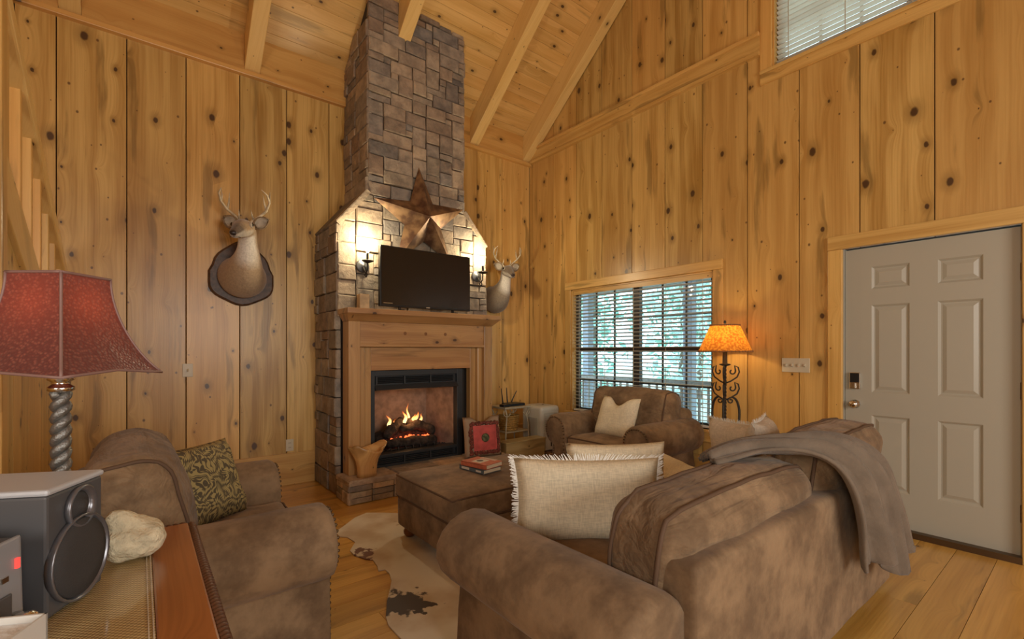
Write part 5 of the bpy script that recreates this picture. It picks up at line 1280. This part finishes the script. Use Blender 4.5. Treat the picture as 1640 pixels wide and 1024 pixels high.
M['tan_metal'] = plain('tan_metal', (.50, .42, .28), .45, .3)
P('table_top', MB().box(tcx - .2, tcx + .2, tcy - .16, tcy + .16, .615, .64), 'tan_metal', bevel=.004); P('shelf', MB().box(tcx - .18, tcx + .18, tcy - .14, tcy + .14, .33, .345), 'tan_metal', bevel=.003)
for sx in (-1, 1):
    for sy in (-1, 1):
        P('leg', MB().tube([(tcx + sx * .18, tcy + sy * .14, .615), (tcx + sx * .15, tcy + sy * .13, .54), (tcx + sx * .17, tcy + sy * .14, .42), (tcx + sx * .18, tcy + sy * .14, .2), (tcx + sx * .19, tcy + sy * .15, 0)], .009, 7), 'tan_metal', smooth=True)
        P('leg_scroll', MB().tube([(tcx + sx * (.15 - .05 * cos(a)), tcy + sy * .13, .57 - .045 * sin(a)) for a in [k * .5 for k in range(10)]], .006, 6), 'tan_metal', smooth=True)
bs = thing('wicker_basket', (tcx - .02, tcy, .3455), 'amber wicker basket on the lower shelf of the metal table', 'basket')
M['wicker'] = plain('amber_wicker', (.40, .22, .05), .6, bump=.8, bscale=70, var=.3, vscale=60)
for k in range(7): part('woven_band', MB().tube([(tcx - .02 + (.105 + .004 * k) * cos(a * pi / 12), tcy + (.085 + .003 * k) * sin(a * pi / 12), .36 + k * .026) for a in range(24)], .0145, 6, closed=True), 'wicker', bs, smooth=True)
part('basket_bottom', MB().lathe([(.10, .346), (.10, .356), (.001, .357)], (tcx - .02, tcy, 0), 20), 'wicker', bs)
ro_ = thing('wifi_router', (tcx + .03, tcy - .03, .64), 'black router with upright antennas on the small metal table', 'router')
P = lambda n, mb, mat, **k: part(n, mb, mat, ro_, **k)
P('body', MB().box(tcx - .09, tcx + .15, tcy - .11, tcy + .06, .64, .672), 'black', bevel=.008)
for dx, lean in ((-.07, -.02), (.0, -.01), (.06, .09)): P('antenna', MB().tube([(tcx + dx, tcy + .05, .66), (tcx + dx + lean * .2, tcy + .055, .70), (tcx + dx + lean, tcy + .06, .86 - abs(lean) * .6)], [.009, .008, .005], 7), 'black')
tag(MB().box(tcx - .19, tcx - .10, tcy - .12, tcy - .03, .64, .67).build('modem', 'black', loc=(tcx - .145, tcy - .07, .64), bevel=.006), 'small black modem box beside the router', 'modem')
bxp = Vector((3.52, 4.30, 0))
wbx = thing('wooden_crate', bxp, 'pale plywood box on the floor between hearth and dehumidifier', 'crate')
M['ply'] = wood('pale_plywood', (0, 1, 1), (1, 0, 0), (.56, .42, .19), (.42, .29, .11), .2, tone=.08)
P = lambda n, mb, mat, **k: part(n, mb, mat, wbx, **k)
P('front_panel', MB().box(3.22, 3.80, 4.15, 4.165, 0, .255), 'ply'); P('back_panel', MB().box(3.22, 3.80, 4.29, 4.305, 0, .255), 'ply')
P('side_panel', MB().box(3.22, 3.235, 4.165, 4.29, 0, .255), 'ply'); P('side_panel', MB().box(3.785, 3.80, 4.165, 4.29, 0, .255), 'ply'); P('lid', MB().box(3.21, 3.81, 4.14, 4.315, .256, .272), 'ply', bevel=.003)
# flared wooden stump vase on the hearth
sp0 = Vector((1.565, 4.015, HZ)); M['stump'] = wood('carved_stump_wood', (1, 1, 0), (.2, .2, 1), (.66, .40, .15), (.45, .22, .07), .5, tone=.05)
mb = MB(); n = 28; prof = [(.085, 0), (.085, .04), (.088, .09), (.10, .14), (.125, .19), (.155, .235), (.17, .26), (.155, .26), (.12, .215), (.08, .16), (.04, .14)]
for j, (r_, z) in enumerate(prof):
    for i in range(n):
        a = 2 * pi * i / n; k = 1 + (.10 + .10 * (z / .26)) * noise.noise(Vector((cos(a) * 2.3, sin(a) * 2.3, z * 2))) + .035 * sin(a * 7 + z * 5)
        zz = z + (.03 * sin(a * 2 + .6) + .03 * noise.noise(Vector((cos(a) * 2, sin(a) * 2, 9)))) * (z / .26) ** 2
        mb.v.append(sp0 + Vector((r_ * k * cos(a), r_ * k * sin(a) * .52, zz)))
for j in range(len(prof) - 1):
    for i in range(n): mb.f.append([j * n + i, j * n + (i + 1) % n, (j + 1) * n + (i + 1) % n, (j + 1) * n + i])
mb.f += [list(range(n))[::-1], [(len(prof) - 1) * n + i for i in range(n)]]
tag(mb.build('wooden_stump_bowl', 'stump', loc=sp0, smooth=True), 'flared carved wooden stump bowl on the left end of the hearth', 'bowl')
# ------------------------------------------------------------------ staircase railing at the left
XR = -.47
stt = thing('stair_railing', (XR, 3.8, 0), 'pine stair railing with square balusters at the left edge', 'railing')
P = lambda n, mb, mat, **k: part(n, mb, mat, stt, **k)
rz = lambda yy: 1.885 + .459 * (4.80 - yy)
def slanted(y0, y1, w_, zlo, zhi, x=XR): return MB().add([(x - w_, y0, rz(y0) + zlo), (x + w_, y0, rz(y0) + zlo), (x + w_, y1, rz(y1) + zlo), (x - w_, y1, rz(y1) + zlo), (x - w_, y0, rz(y0) + zhi), (x + w_, y0, rz(y0) + zhi), (x + w_, y1, rz(y1) + zhi), (x - w_, y1, rz(y1) + zhi)],
    [[0, 3, 2, 1], [4, 5, 6, 7], [0, 1, 5, 4], [1, 2, 6, 5], [2, 3, 7, 6], [3, 0, 4, 7]])
P('handrail', slanted(2.75, 4.88, .045, -.05, .05), 'rafter', bevel=.01)
P('stringer', slanted(2.75, 4.90, .03, -.86, -.62), 'rafter', bevel=.006)
P('newel_post', MB().box(XR - .05, XR + .05, 2.66, 2.76, 0, 3.6), 'pine_z', bevel=.006)
for k in range(7):
    yy = 2.95 + k * .29; P('baluster', MB().box(XR - .022, XR + .022, yy - .024, yy + .024, rz(yy) - .65, rz(yy) - .03), 'pine_z', bevel=.003)
for k in range(11):
    y0 = 2.77 + k * .193; y1 = y0 + .188
    P('panel_board', MB().add([(XR - .012, y0, 0), (XR + .008, y0, 0), (XR + .008, y1, 0), (XR - .012, y1, 0), (XR - .012, y0, rz(y0) - .8), (XR + .008, y0, rz(y0) - .8), (XR + .008, y1, rz(y1) - .8), (XR - .012, y1, rz(y1) - .8)],
      [[0, 3, 2, 1], [4, 5, 6, 7], [0, 1, 5, 4], [1, 2, 6, 5], [2, 3, 7, 6], [3, 0, 4, 7]]), 'pine_right')
